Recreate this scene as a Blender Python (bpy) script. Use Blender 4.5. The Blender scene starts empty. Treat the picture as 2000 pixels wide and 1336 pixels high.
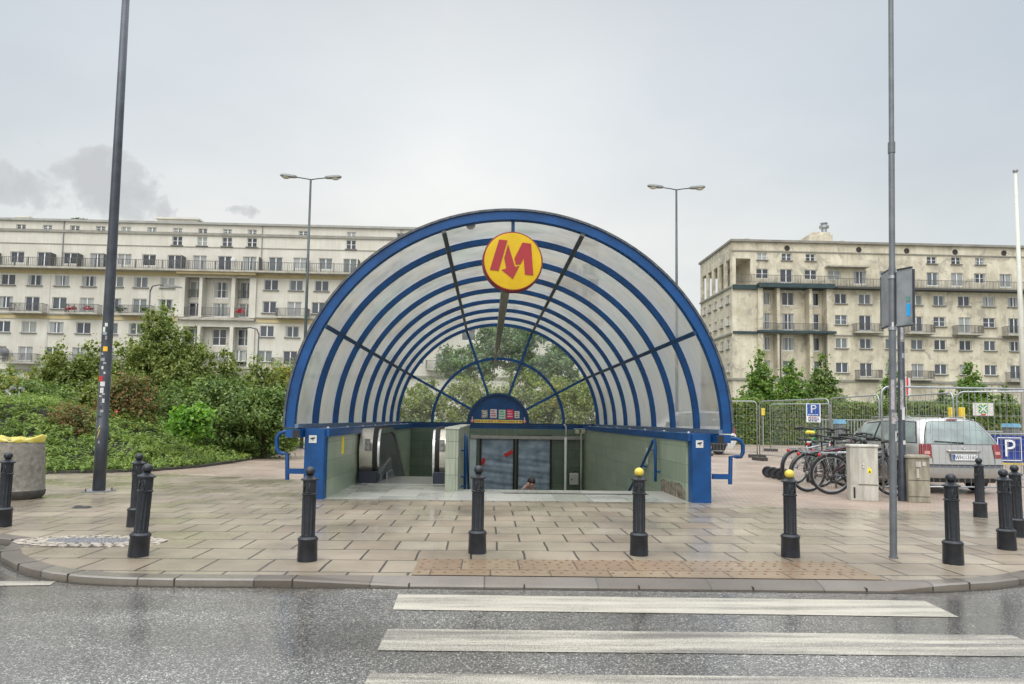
import bpy, bmesh, math, random
import numpy as np
from mathutils import Vector, Matrix
PI = math.pi; R = math.radians
random.seed(7); rng = np.random.default_rng(11)
scene = bpy.context.scene
COL = scene.collection

# ------------------------------------------------------------------ camera
YAW, PITCH, ROLL, FPX, PCY = R(2.0024), R(3.927), R(0.7996), 1333.33, 728.13
EYE = Vector((0, 0, 1.4))
Fv = Vector((math.sin(YAW)*math.cos(PITCH), math.cos(YAW)*math.cos(PITCH), math.sin(PITCH)))
R0 = Vector((math.cos(YAW), -math.sin(YAW), 0)); U0 = R0.cross(Fv)
Rv = R0*math.cos(ROLL)+U0*math.sin(ROLL); Uv = -R0*math.sin(ROLL)+U0*math.cos(ROLL)
cam = bpy.data.cameras.new('camera'); co = bpy.data.objects.new('camera', cam); COL.objects.link(co)
m3 = Matrix((Rv, Uv, -Fv)).transposed()
co.matrix_world = Matrix.Translation(EYE) @ m3.to_4x4()
cam.sensor_width = 36; cam.lens = 24; cam.shift_y = (PCY-668)/2000; cam.clip_start = .1; cam.clip_end = 2000
scene.camera = co

def ray(px, py): return Fv+Rv*((px-1000)/FPX)-Uv*((py-PCY)/FPX)
def G(px, py, z=0):
    d = ray(px, py); t = (z-1.4)/d.z; return d.x*t, d.y*t
def at(px, py, Y):
    d = ray(px, py); t = Y/d.y; return Vector((d.x*t, Y, 1.4+d.z*t))

# ------------------------------------------------------------------ world + sun
SUN_EL, SUN_AZ = R(42), R(205)
w = bpy.data.worlds.new('World'); scene.world = w; w.use_nodes = True
nt = w.node_tree; nt.nodes.clear()
def nd(nt, t, **k):
    n = nt.nodes.new(t)
    for a, b in k.items():
        if a == 'inp':
            for i, v in b.items(): n.inputs[i].default_value = v
        else: setattr(n, a, b)
    return n
def lk(nt, a, b): nt.links.new(a, b)
out = nd(nt, 'ShaderNodeOutputWorld'); bg = nd(nt, 'ShaderNodeBackground')
sky = nd(nt, 'ShaderNodeTexSky', sky_type='NISHITA'); sky.sun_disc = False
sky.sun_elevation = SUN_EL; sky.sun_rotation = SUN_AZ; sky.altitude = 100; sky.dust_density = 3
tc = nd(nt, 'ShaderNodeTexCoord'); sx = nd(nt, 'ShaderNodeSeparateXYZ'); lk(nt, tc.outputs['Generated'], sx.inputs[0])
def mth(nt, op, a, b=None, clamp=False):
    n = nt.nodes.new('ShaderNodeMath'); n.operation = op; n.use_clamp = clamp
    for i, v in ((0, a), (1, b)):
        if v is None: continue
        if isinstance(v, (int, float)): n.inputs[i].default_value = v
        else: nt.links.new(v, n.inputs[i])
    return n.outputs[0]
def ramp(nt, fac, stops, interp='LINEAR'):
    n = nt.nodes.new('ShaderNodeValToRGB'); n.color_ramp.interpolation = interp
    while len(n.color_ramp.elements) < len(stops): n.color_ramp.elements.new(.5)
    for e, (p, c) in zip(n.color_ramp.elements, stops):
        e.position = p; e.color = (*c, 1) if len(c) == 3 else c
    nt.links.new(fac, n.inputs[0]); return n.outputs[0]
def mixc(nt, fac, a, b, mode='MIX'):
    n = nt.nodes.new('ShaderNodeMix'); n.data_type = 'RGBA'; n.blend_type = mode; n.clamp_result = False
    if isinstance(fac, (int, float)): n.inputs[0].default_value = fac
    else: nt.links.new(fac, n.inputs[0])
    for i, v in ((6, a), (7, b)):
        if isinstance(v, tuple): n.inputs[i].default_value = (*v[:3], 1)
        else: nt.links.new(v, n.inputs[i])
    return n.outputs[2]
# overcast deck: elevation gradient (bright above, as an overcast zenith is) + soft cloud structure
zc = mth(nt, 'MAXIMUM', sx.outputs[2], 0.0)
deck = ramp(nt, zc, [(0.0, (.84, .83, .77)), (.26, (.84, .835, .79)), (.33, (.79, .80, .785)), (.43, (.72, .745, .755)),
                     (.54, (.635, .66, .68)), (.70, (1.9, 1.95, 2.0)), (1.0, (3.5, 3.52, 3.55))])
back = mth(nt, 'ADD', 1.0, mth(nt, 'MULTIPLY', mth(nt, 'MULTIPLY', mth(nt, 'SUBTRACT', -.1, sx.outputs[1]), 1.3, True), .45))
cbk = nd(nt, 'ShaderNodeCombineXYZ')
for i_ in range(3): lk(nt, back, cbk.inputs[i_])
deck = mixc(nt, 1.0, deck, cbk.outputs[0], 'MULTIPLY')
# cooler and darker to the east (right of the view)
side = mth(nt, 'MULTIPLY', mth(nt, 'ABSOLUTE', mth(nt, 'SUBTRACT', sx.outputs[0], -.06)), 1.55, True)
deck = mixc(nt, mth(nt, 'MULTIPLY', side, .95), deck, mixc(nt, 1.0, deck, (.70, .75, .81), 'MULTIPLY'))
mp = nd(nt, 'ShaderNodeCombineXYZ')
zz = mth(nt, 'ADD', zc, .22)
lk(nt, mth(nt, 'DIVIDE', sx.outputs[0], zz), mp.inputs[0]); lk(nt, mth(nt, 'DIVIDE', sx.outputs[1], zz), mp.inputs[1])
n1 = nd(nt, 'ShaderNodeTexNoise', inp={'Scale': 1.1, 'Detail': 5, 'Roughness': .5}); lk(nt, mp.outputs[0], n1.inputs['Vector'])
deck = mixc(nt, 1.0, deck, ramp(nt, n1.outputs[0], [(.3, (.89, .90, .915)), (.5, (.99, .99, .99)), (.7, (1.07, 1.06, 1.045))]), 'MULTIPLY')
# low dark cumulus scraps near the horizon on the left
n2 = nd(nt, 'ShaderNodeTexNoise', inp={'Scale': 13.0, 'Detail': 8, 'Roughness': .58, 'Distortion': .25}); lk(nt, tc.outputs['Generated'], n2.inputs['Vector'])
lob = None
for (cx_, cz_, rx_, rz_) in ((-.462, .285, .078, .045), (-.565, .262, .085, .034), (-.332, .272, .026, .010), (-.64, .27, .07, .045)):
    ax = mth(nt, 'DIVIDE', mth(nt, 'SUBTRACT', sx.outputs[0], cx_), rx_); az = mth(nt, 'DIVIDE', mth(nt, 'SUBTRACT', sx.outputs[2], cz_), rz_)
    d2 = mth(nt, 'SUBTRACT', 1.0, mth(nt, 'ADD', mth(nt, 'MULTIPLY', ax, ax), mth(nt, 'MULTIPLY', az, az)))
    lob = d2 if lob is None else mth(nt, 'MAXIMUM', lob, d2)
front = mth(nt, 'GREATER_THAN', sx.outputs[1], .3)
cm = mth(nt, 'MULTIPLY', mth(nt, 'ADD', mth(nt, 'ADD', mth(nt, 'MULTIPLY', lob, .75), .15), mth(nt, 'MULTIPLY', mth(nt, 'SUBTRACT', n2.outputs[0], .5), 5.2)), front)
cmr = ramp(nt, cm, [(.18, (0, 0, 0)), (.5, (.7, .7, .7)), (.95, (1, 1, 1))])
deck = mixc(nt, mth(nt, 'MULTIPLY', cmr, mth(nt, 'MAXIMUM', mth(nt, 'MINIMUM', mth(nt, 'MULTIPLY', mth(nt, 'ADD', lob, .35), 2.2), 1.0), 0.0)), deck, (.505, .515, .52))
skm = mixc(nt, 1.0, sky.outputs[0], (.1, .1, .1), 'MULTIPLY')
fin = mixc(nt, .06, deck, skm)
lk(nt, fin, bg.inputs[0]); bg.inputs[1].default_value = 1.0; lk(nt, bg.outputs[0], out.inputs[0])
sl = bpy.data.lights.new('sun', 'SUN'); sl.energy = 1.15; sl.angle = R(50); sl.color = (1, .95, .86)
so = bpy.data.objects.new('sun', sl); COL.objects.link(so)
# direction towards the sun: behind the camera, a little to the left
sd = Vector((-.35, -.72, .75)).normalized()
so.rotation_euler = sd.to_track_quat('Z', 'Y').to_euler(); so.location = (0, -20, 30)
vs = scene.view_settings; vs.view_transform = 'Standard'; vs.look = 'None'; vs.exposure = 0.28; vs.gamma = 1; vs.use_curve_mapping = False

# ------------------------------------------------------------------ materials
MATS = {}
def pmat(name, col, rough=.6, metal=0, var=.12, vs_=6.0, bump=0, bs=60, spec=.5, col2=None, coat=0, streak=0, detail=6):
    if name in MATS: return MATS[name]
    m = bpy.data.materials.new(name); m.use_nodes = True; nt = m.node_tree; b = nt.nodes['Principled BSDF']
    tcn = nd(nt, 'ShaderNodeTexCoord'); mpn = nd(nt, 'ShaderNodeMapping'); lk(nt, tcn.outputs['Object'], mpn.inputs[0])
    if streak: mpn.inputs['Scale'].default_value = (1, 1, streak)
    n = nd(nt, 'ShaderNodeTexNoise', inp={'Scale': vs_, 'Detail': detail, 'Roughness': .6}); lk(nt, mpn.outputs[0], n.inputs['Vector'])
    c2 = col2 or tuple(min(1, c*(1+var)) for c in col); c1 = col if col2 else tuple(c*(1-var) for c in col)
    lk(nt, ramp(nt, n.outputs[0], [(.32, c1), (.68, c2)]), b.inputs['Base Color'])
    b.inputs['Roughness'].default_value = rough; b.inputs['Metallic'].default_value = metal; b.inputs['Specular IOR Level'].default_value = spec
    b.inputs['Coat Weight'].default_value = coat
    if bump:
        nb = nd(nt, 'ShaderNodeTexNoise', inp={'Scale': bs, 'Detail': 4}); lk(nt, tcn.outputs['Object'], nb.inputs['Vector'])
        bp = nd(nt, 'ShaderNodeBump', inp={'Strength': bump, 'Distance': .01}); lk(nt, nb.outputs[0], bp.inputs['Height']); lk(nt, bp.outputs[0], b.inputs['Normal'])
    MATS[name] = m; return m

def slab_mat(name, bw, bh, c1, c2, cj, mortar, off=.5, rough=(.30, .62), scale_off=(0, 0), tilt=0, stain=(.7, 1.1), spec=.5, swirl=1.0, film=.55):
    m = bpy.data.materials.new(name); m.use_nodes = True; nt = m.node_tree; b = nt.nodes['Principled BSDF']
    g = nd(nt, 'ShaderNodeNewGeometry'); mpn = nd(nt, 'ShaderNodeMapping'); lk(nt, g.outputs['Position'], mpn.inputs[0])
    mpn.inputs['Location'].default_value = (scale_off[0], scale_off[1], 0); mpn.inputs['Rotation'].default_value = (0, 0, tilt)
    wob = nd(nt, 'ShaderNodeTexNoise', inp={'Scale': 1.7, 'Detail': 2}); lk(nt, g.outputs['Position'], wob.inputs['Vector'])
    vm = nd(nt, 'ShaderNodeVectorMath', operation='MULTIPLY_ADD'); lk(nt, wob.outputs['Color'], vm.inputs[0]); vm.inputs[1].default_value = (.03*swirl, .03*swirl, 0); lk(nt, mpn.outputs[0], vm.inputs[2])
    br = nd(nt, 'ShaderNodeTexBrick', offset=off, offset_frequency=2, squash=1)
    for k, v in {'Scale': 1, 'Mortar Size': mortar, 'Mortar Smooth': .1, 'Bias': 0, 'Brick Width': bw, 'Row Height': bh}.items(): br.inputs[k].default_value = v
    br.inputs['Color1'].default_value = (0, 0, 0, 1); br.inputs['Color2'].default_value = (1, 1, 1, 1); br.inputs['Mortar'].default_value = (.5, .5, .5, 1)
    lk(nt, vm.outputs[0], br.inputs['Vector'])
    base = mixc(nt, br.outputs['Color'], c1, c2)
    n = nd(nt, 'ShaderNodeTexNoise', inp={'Scale': .8, 'Detail': 8, 'Roughness': .62}); lk(nt, g.outputs['Position'], n.inputs['Vector'])
    s0, s1 = stain
    base = mixc(nt, 1.0, base, ramp(nt, n.outputs[0], [(.33, (s0, s0*.985, s0*.96)), (.66, (s1, s1, s1))]), 'MULTIPLY')
    sp = nd(nt, 'ShaderNodeTexNoise', inp={'Scale': 90, 'Detail': 3, 'Roughness': .7}); lk(nt, g.outputs['Position'], sp.inputs['Vector'])
    base = mixc(nt, 1.0, base, ramp(nt, sp.outputs[0], [(.35, (.86, .86, .86)), (.65, (1.1, 1.1, 1.1))]), 'MULTIPLY')
    sv = nd(nt, 'ShaderNodeTexVoronoi', feature='F1', inp={'Scale': 2.6, 'Randomness': 1}); lk(nt, vm.outputs[0], sv.inputs['Vector'])
    svc = nd(nt, 'ShaderNodeSeparateColor'); lk(nt, sv.outputs['Color'], svc.inputs[0])
    spot = mth(nt, 'LESS_THAN', sv.outputs['Distance'], mth(nt, 'MULTIPLY', mth(nt, 'SUBTRACT', svc.outputs[0], .55), .16))
    base = mixc(nt, mth(nt, 'MULTIPLY', spot, .45), base, (.10, .085, .07))
    jn = mixc(nt, mth(nt, 'MULTIPLY', br.outputs['Fac'], .92), base, cj)
    lk(nt, jn, b.inputs['Base Color'])
    wet = nd(nt, 'ShaderNodeTexNoise', inp={'Scale': .45, 'Detail': 4, 'Roughness': .5}); lk(nt, mpn.outputs[0], wet.inputs['Vector'])
    wv = mth(nt, 'ADD', mth(nt, 'MULTIPLY', wet.outputs[0], .7), mth(nt, 'MULTIPLY', br.outputs['Color'], .3))
    rr = nd(nt, 'ShaderNodeMapRange', inp={'From Min': .35, 'From Max': .68, 'To Min': rough[1], 'To Max': rough[0]}); lk(nt, wv, rr.inputs[0])
    lk(nt, rr.outputs[0], b.inputs['Roughness']); b.inputs['Specular IOR Level'].default_value = spec
    cw = nd(nt, 'ShaderNodeMapRange', inp={'From Min': .38, 'From Max': .58, 'To Min': .0, 'To Max': film}); lk(nt, wv, cw.inputs[0]); lk(nt, cw.outputs[0], b.inputs['Coat Weight']); b.inputs['Coat Roughness'].default_value = .2
    h = mth(nt, 'SUBTRACT', mth(nt, 'MULTIPLY', sp.outputs[0], .12), br.outputs['Fac'])
    bp = nd(nt, 'ShaderNodeBump', inp={'Strength': .5, 'Distance': .006}); lk(nt, h, bp.inputs['Height']); lk(nt, bp.outputs[0], b.inputs['Normal'])
    MATS[name] = m; return m

def asphalt_mat():
    m = bpy.data.materials.new('asphalt'); m.use_nodes = True; nt = m.node_tree; b = nt.nodes['Principled BSDF']
    g = nd(nt, 'ShaderNodeNewGeometry')
    v = nd(nt, 'ShaderNodeTexVoronoi', feature='F1', inp={'Scale': 125, 'Randomness': 1}); lk(nt, g.outputs['Position'], v.inputs['Vector'])
    sep = nd(nt, 'ShaderNodeSeparateColor'); lk(nt, v.outputs['Color'], sep.inputs[0])
    c = ramp(nt, sep.outputs[0], [(0, (.018, .017, .016)), (.45, (.055, .052, .048)), (.80, (.15, .143, .132)), (.93, (.33, .315, .29)), (1, (.54, .52, .48))])
    big = nd(nt, 'ShaderNodeTexNoise', inp={'Scale': .7, 'Detail': 5}); lk(nt, g.outputs['Position'], big.inputs['Vector'])
    trk = nd(nt, 'ShaderNodeMapping'); lk(nt, g.outputs['Position'], trk.inputs[0]); trk.inputs['Scale'].default_value = (.12, 1.3, 1)
    tn = nd(nt, 'ShaderNodeTexNoise', inp={'Scale': 1.4, 'Detail': 4}); lk(nt, trk.outputs[0], tn.inputs['Vector'])
    c = mixc(nt, 1.0, c, ramp(nt, tn.outputs[0], [(.35, (.76, .74, .71)), (.62, (1.12, 1.12, 1.12))]), 'MULTIPLY')
    ck = nd(nt, 'ShaderNodeTexVoronoi', feature='DISTANCE_TO_EDGE', inp={'Scale': .42, 'Randomness': 1}); wv_ = nd(nt, 'ShaderNodeVectorMath', operation='MULTIPLY_ADD'); lk(nt, tn.outputs['Color'], wv_.inputs[0]); wv_.inputs[1].default_value = (.5, .5, 0); lk(nt, g.outputs['Position'], wv_.inputs[2]); lk(nt, wv_.outputs[0], ck.inputs['Vector'])
    c = mixc(nt, mth(nt, 'MULTIPLY', mth(nt, 'LESS_THAN', ck.outputs['Distance'], .0035), .5), c, (.02, .02, .02))
    c = mixc(nt, 1.0, c, ramp(nt, big.outputs[0], [(.38, (.70, .67, .62)), (.6, (1.15, 1.15, 1.13))]), 'MULTIPLY')
    lk(nt, c, b.inputs['Base Color'])
    rr = nd(nt, 'ShaderNodeMapRange', inp={'From Min': .3, 'From Max': .7, 'To Min': .24, 'To Max': .42}); lk(nt, big.outputs[0], rr.inputs[0]); lk(nt, rr.outputs[0], b.inputs['Roughness'])
    b.inputs['Specular IOR Level'].default_value = .5
    b.inputs['Coat Weight'].default_value = 1; b.inputs['Coat IOR'].default_value = 1.75
    cr_ = nd(nt, 'ShaderNodeMapRange', inp={'From Min': .35, 'From Max': .65, 'To Min': .10, 'To Max': .22}); lk(nt, big.outputs[0], cr_.inputs[0]); lk(nt, cr_.outputs[0], b.inputs['Coat Roughness'])
    wn = nd(nt, 'ShaderNodeTexNoise', inp={'Scale': 75, 'Detail': 2}); lk(nt, g.outputs['Position'], wn.inputs['Vector']); cb_ = nd(nt, 'ShaderNodeBump', inp={'Strength': .22, 'Distance': .004}); lk(nt, wn.outputs[0], cb_.inputs['Height']); lk(nt, cb_.outputs[0], b.inputs['Coat Normal'])
    bp = nd(nt, 'ShaderNodeBump', inp={'Strength': .55, 'Distance': .004}); lk(nt, mth(nt, 'MULTIPLY', v.outputs['Distance'], -1), bp.inputs['Height']); lk(nt, bp.outputs[0], b.inputs['Normal'])
    MATS['asphalt'] = m; return m

def paint_mat():
    m = bpy.data.materials.new('road_paint'); m.use_nodes = True; nt = m.node_tree; b = nt.nodes['Principled BSDF']
    g = nd(nt, 'ShaderNodeNewGeometry'); mp = nd(nt, 'ShaderNodeMapping'); lk(nt, g.outputs['Position'], mp.inputs[0]); mp.inputs['Scale'].default_value = (.25, 3, 1)
    n = nd(nt, 'ShaderNodeTexNoise', inp={'Scale': 2.2, 'Detail': 7, 'Roughness': .65}); lk(nt, mp.outputs[0], n.inputs['Vector'])
    s = nd(nt, 'ShaderNodeTexNoise', inp={'Scale': 120, 'Detail': 2, 'Roughness': .8}); lk(nt, g.outputs['Position'], s.inputs['Vector'])
    sy = nd(nt, 'ShaderNodeSeparateXYZ'); lk(nt, g.outputs['Position'], sy.inputs[0])
    old = nd(nt, 'ShaderNodeMapRange', inp={'From Min': 5.2, 'From Max': 4.9, 'To Min': 0, 'To Max': .055}); lk(nt, sy.outputs[1], old.inputs[0])
    f = mth(nt, 'ADD', mth(nt, 'ADD', mth(nt, 'MULTIPLY', n.outputs[0], .5), mth(nt, 'MULTIPLY', s.outputs[0], .5)), old.outputs[0])
    wear = ramp(nt, f, [(.475, (0, 0, 0)), (.60, (.92, .92, .92))])
    cc = mixc(nt, wear, (.47, .435, .36), (.10, .092, .082))
    cc = mixc(nt, 1.0, cc, ramp(nt, n.outputs[0], [(.3, (1.04, 1.04, 1.04)), (.7, (.84, .83, .82))]), 'MULTIPLY')
    lk(nt, cc, b.inputs['Base Color']); b.inputs['Roughness'].default_value = .42; b.inputs['Coat Weight'].default_value = .5; b.inputs['Coat Roughness'].default_value = .2
    bp = nd(nt, 'ShaderNodeBump', inp={'Strength': .35, 'Distance': .003}); lk(nt, s.outputs[0], bp.inputs['Height']); lk(nt, bp.outputs[0], b.inputs['Normal'])
    MATS['road_paint'] = m; return m

def leaf_mat(name, cols, trans=.35, rough=.5, clump=1.2):
    m = bpy.data.materials.new(name); m.use_nodes = True; nt = m.node_tree; nt.nodes.clear()
    o = nd(nt, 'ShaderNodeOutputMaterial'); g = nd(nt, 'ShaderNodeNewGeometry')
    n = nd(nt, 'ShaderNodeTexNoise', inp={'Scale': clump, 'Detail': 3}); lk(nt, g.outputs['Position'], n.inputs['Vector'])
    f = mth(nt, 'ADD', mth(nt, 'MULTIPLY', g.outputs['Random Per Island'], .55), mth(nt, 'MULTIPLY', n.outputs[0], .55))
    c = ramp(nt, f, [(i/(len(cols)-1)*.62+.2, cc) for i, cc in enumerate(cols)])
    d = nd(nt, 'ShaderNodeBsdfPrincipled', inp={'Roughness': rough, 'Specular IOR Level': .35}); lk(nt, c, d.inputs['Base Color'])
    t = nd(nt, 'ShaderNodeBsdfTranslucent'); lk(nt, mixc(nt, 1.0, c, (1.15, 1.25, .6), 'MULTIPLY'), t.inputs[0])
    mx = nd(nt, 'ShaderNodeMixShader', inp={0: trans}); lk(nt, d.outputs[0], mx.inputs[1]); lk(nt, t.outputs[0], mx.inputs[2]); lk(nt, mx.outputs[0], o.inputs[0])
    MATS[name] = m; return m

def panel_mat(name, opac, tint, rough=.35, dirt=1.0):
    """dirty polycarbonate: partly clear, partly scattering"""
    m = bpy.data.materials.new(name); m.use_nodes = True; nt = m.node_tree; nt.nodes.clear()
    o = nd(nt, 'ShaderNodeOutputMaterial'); g = nd(nt, 'ShaderNodeNewGeometry')
    mp = nd(nt, 'ShaderNodeMapping'); lk(nt, g.outputs['Position'], mp.inputs[0]); mp.inputs['Scale'].default_value = (1, 1.4, .45)
    n = nd(nt, 'ShaderNodeTexNoise', inp={'Scale': 2.2, 'Detail': 8, 'Roughness': .68}); lk(nt, mp.outputs[0], n.inputs['Vector'])
    n2 = nd(nt, 'ShaderNodeTexNoise', inp={'Scale': 1.1, 'Detail': 3}); lk(nt, g.outputs['Position'], n2.inputs['Vector'])
    sz = nd(nt, 'ShaderNodeSeparateXYZ'); lk(nt, g.outputs['Position'], sz.inputs[0])
    col = ramp(nt, n.outputs[0], [(.25, tuple(t*.82 for t in tint)), (.5, tint), (.75, tuple(min(1, t*1.1) for t in tint))])
    col = mixc(nt, 1.0, col, ramp(nt, n2.outputs[0], [(.35, (1.0, .95, .84)), (.5, (1, 1, 1)), (.65, (.9, 1.0, .93))]), 'MULTIPLY')
    df = nd(nt, 'ShaderNodeBsdfDiffuse'); tl = nd(nt, 'ShaderNodeBsdfTranslucent'); lk(nt, col, df.inputs[0]); lk(nt, col, tl.inputs[0])
    m1 = nd(nt, 'ShaderNodeMixShader', inp={0: .62}); lk(nt, df.outputs[0], m1.inputs[1]); lk(nt, tl.outputs[0], m1.inputs[2])
    tr = nd(nt, 'ShaderNodeBsdfTransparent'); tr.inputs[0].default_value = (.95, .96, .95, 1)
    op = mth(nt, 'ADD', opac, mth(nt, 'MULTIPLY', mth(nt, 'SUBTRACT', n.outputs[0], .5), .5*dirt), True)
    m2 = nd(nt, 'ShaderNodeMixShader'); lk(nt, op, m2.inputs[0]); lk(nt, tr.outputs[0], m2.inputs[1]); lk(nt, m1.outputs[0], m2.inputs[2])
    gl = nd(nt, 'ShaderNodeBsdfGlossy', inp={'Roughness': rough}); fr = nd(nt, 'ShaderNodeFresnel', inp={'IOR': 1.45})
    m3_ = nd(nt, 'ShaderNodeMixShader'); lk(nt, mth(nt, 'MULTIPLY', fr.outputs[0], .6), m3_.inputs[0]); lk(nt, m2.outputs[0], m3_.inputs[1]); lk(nt, gl.outputs[0], m3_.inputs[2])
    lk(nt, m3_.outputs[0], o.inputs[0]); MATS[name] = m; return m

def glass_mat(name, cols, curtain=.5, rough=.06):
    """window: dark room, or a curtain, chosen per window, behind reflecting glass"""
    m = bpy.data.materials.new(name); m.use_nodes = True; nt = m.node_tree; b = nt.nodes['Principled BSDF']
    oi = nd(nt, 'ShaderNodeObjectInfo'); tcn = nd(nt, 'ShaderNodeTexCoord')
    sep = nd(nt, 'ShaderNodeSeparateXYZ'); lk(nt, tcn.outputs['Object'], sep.inputs[0])
    wv = nd(nt, 'ShaderNodeTexWave', inp={'Scale': 5, 'Distortion': 2.5, 'Detail': 2}); lk(nt, tcn.outputs['Object'], wv.inputs['Vector'])
    base = ramp(nt, oi.outputs['Random'], cols, 'CONSTANT')
    cur = mixc(nt, wv.outputs[0], (.26, .27, .27), (.46, .47, .46))
    r2 = mth(nt, 'FRACT', mth(nt, 'MULTIPLY', oi.outputs['Random'], 13.7))
    side_ = mth(nt, 'GREATER_THAN', mth(nt, 'ABSOLUTE', sep.outputs[0]), mth(nt, 'MULTIPLY', mth(nt, 'FRACT', mth(nt, 'MULTIPLY', oi.outputs['Random'], 7.3)), .75))
    f = mth(nt, 'MULTIPLY', mth(nt, 'LESS_THAN', r2, curtain), side_)
    lk(nt, mixc(nt, mth(nt, 'MULTIPLY', f, .75), base, cur), b.inputs['Base Color'])
    b.inputs['Roughness'].default_value = rough; b.inputs['Specular IOR Level'].default_value = .6
    MATS[name] = m; return m

def car_glass_mat():
    m = bpy.data.materials.new('car_glass'); m.use_nodes = True; nt = m.node_tree; b = nt.nodes['Principled BSDF']
    tcn = nd(nt, 'ShaderNodeTexCoord'); n = nd(nt, 'ShaderNodeTexNoise', inp={'Scale': 2.2, 'Detail': 4}); lk(nt, tcn.outputs['Object'], n.inputs['Vector'])
    lk(nt, ramp(nt, n.outputs[0], [(.35, (.07, .09, .08)), (.65, (.17, .22, .19))]), b.inputs['Base Color'])
    b.inputs['Roughness'].default_value = .05; b.inputs['Specular IOR Level'].default_value = .9; b.inputs['Coat Weight'].default_value = .6
    MATS['car_glass'] = m; return m

def tile_mat(name, c1, c2, cj, w_=.46, h_=.30, swap=False):
    m = bpy.data.materials.new(name); m.use_nodes = True; nt = m.node_tree; b = nt.nodes['Principled BSDF']
    g = nd(nt, 'ShaderNodeNewGeometry'); s = nd(nt, 'ShaderNodeSeparateXYZ'); lk(nt, g.outputs['Position'], s.inputs[0])
    cmb = nd(nt, 'ShaderNodeCombineXYZ'); lk(nt, s.outputs[1 if swap else 0], cmb.inputs[0]); lk(nt, s.outputs[2], cmb.inputs[1])
    br = nd(nt, 'ShaderNodeTexBrick', offset=.0, offset_frequency=2)
    for k, v in {'Scale': 1, 'Mortar Size': .004, 'Mortar Smooth': .1, 'Bias': 0, 'Brick Width': w_, 'Row Height': h_}.items(): br.inputs[k].default_value = v
    br.inputs['Color1'].default_value = (*c1, 1); br.inputs['Color2'].default_value = (*c2, 1); br.inputs['Mortar'].default_value = (*cj, 1); lk(nt, cmb.outputs[0], br.inputs['Vector'])
    mp = nd(nt, 'ShaderNodeMapping'); lk(nt, g.outputs['Position'], mp.inputs[0]); mp.inputs['Scale'].default_value = (14, 14, .7)
    n = nd(nt, 'ShaderNodeTexNoise', inp={'Scale': 2.6, 'Detail': 5}); lk(nt, mp.outputs[0], n.inputs['Vector'])
    lk(nt, mixc(nt, 1.0, br.outputs['Color'], ramp(nt, n.outputs[0], [(.3, (.78, .78, .76)), (.7, (1.15, 1.14, 1.1))]), 'MULTIPLY'), b.inputs['Base Color'])
    b.inputs['Roughness'].default_value = .33
    bp = nd(nt, 'ShaderNodeBump', inp={'Strength': .5, 'Distance': .004}); lk(nt, mth(nt, 'MULTIPLY', br.outputs['Fac'], -1), bp.inputs['Height']); lk(nt, bp.outputs[0], b.inputs['Normal'])
    MATS[name] = m; return m

# ------------------------------------------------------------------ object helpers
def tag(o, label=None, cat=None, group=None, kind=None):
    if label: o['label'] = label
    if cat: o['category'] = cat
    if group: o['group'] = group
    if kind: o['kind'] = kind
    return o
def empty(name, loc=(0, 0, 0), rz=0, label=None, cat=None, group=None):
    o = bpy.data.objects.new(name, None); COL.objects.link(o); o.location = loc; o.rotation_euler = (0, 0, rz); o.empty_display_size = .2
    return tag(o, label, cat, group)
def copy_tree(o, parent=None):
    c = o.copy(); COL.objects.link(c); c.parent = parent
    for ch in list(o.children): copy_tree(ch, c)
    return c

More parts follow.
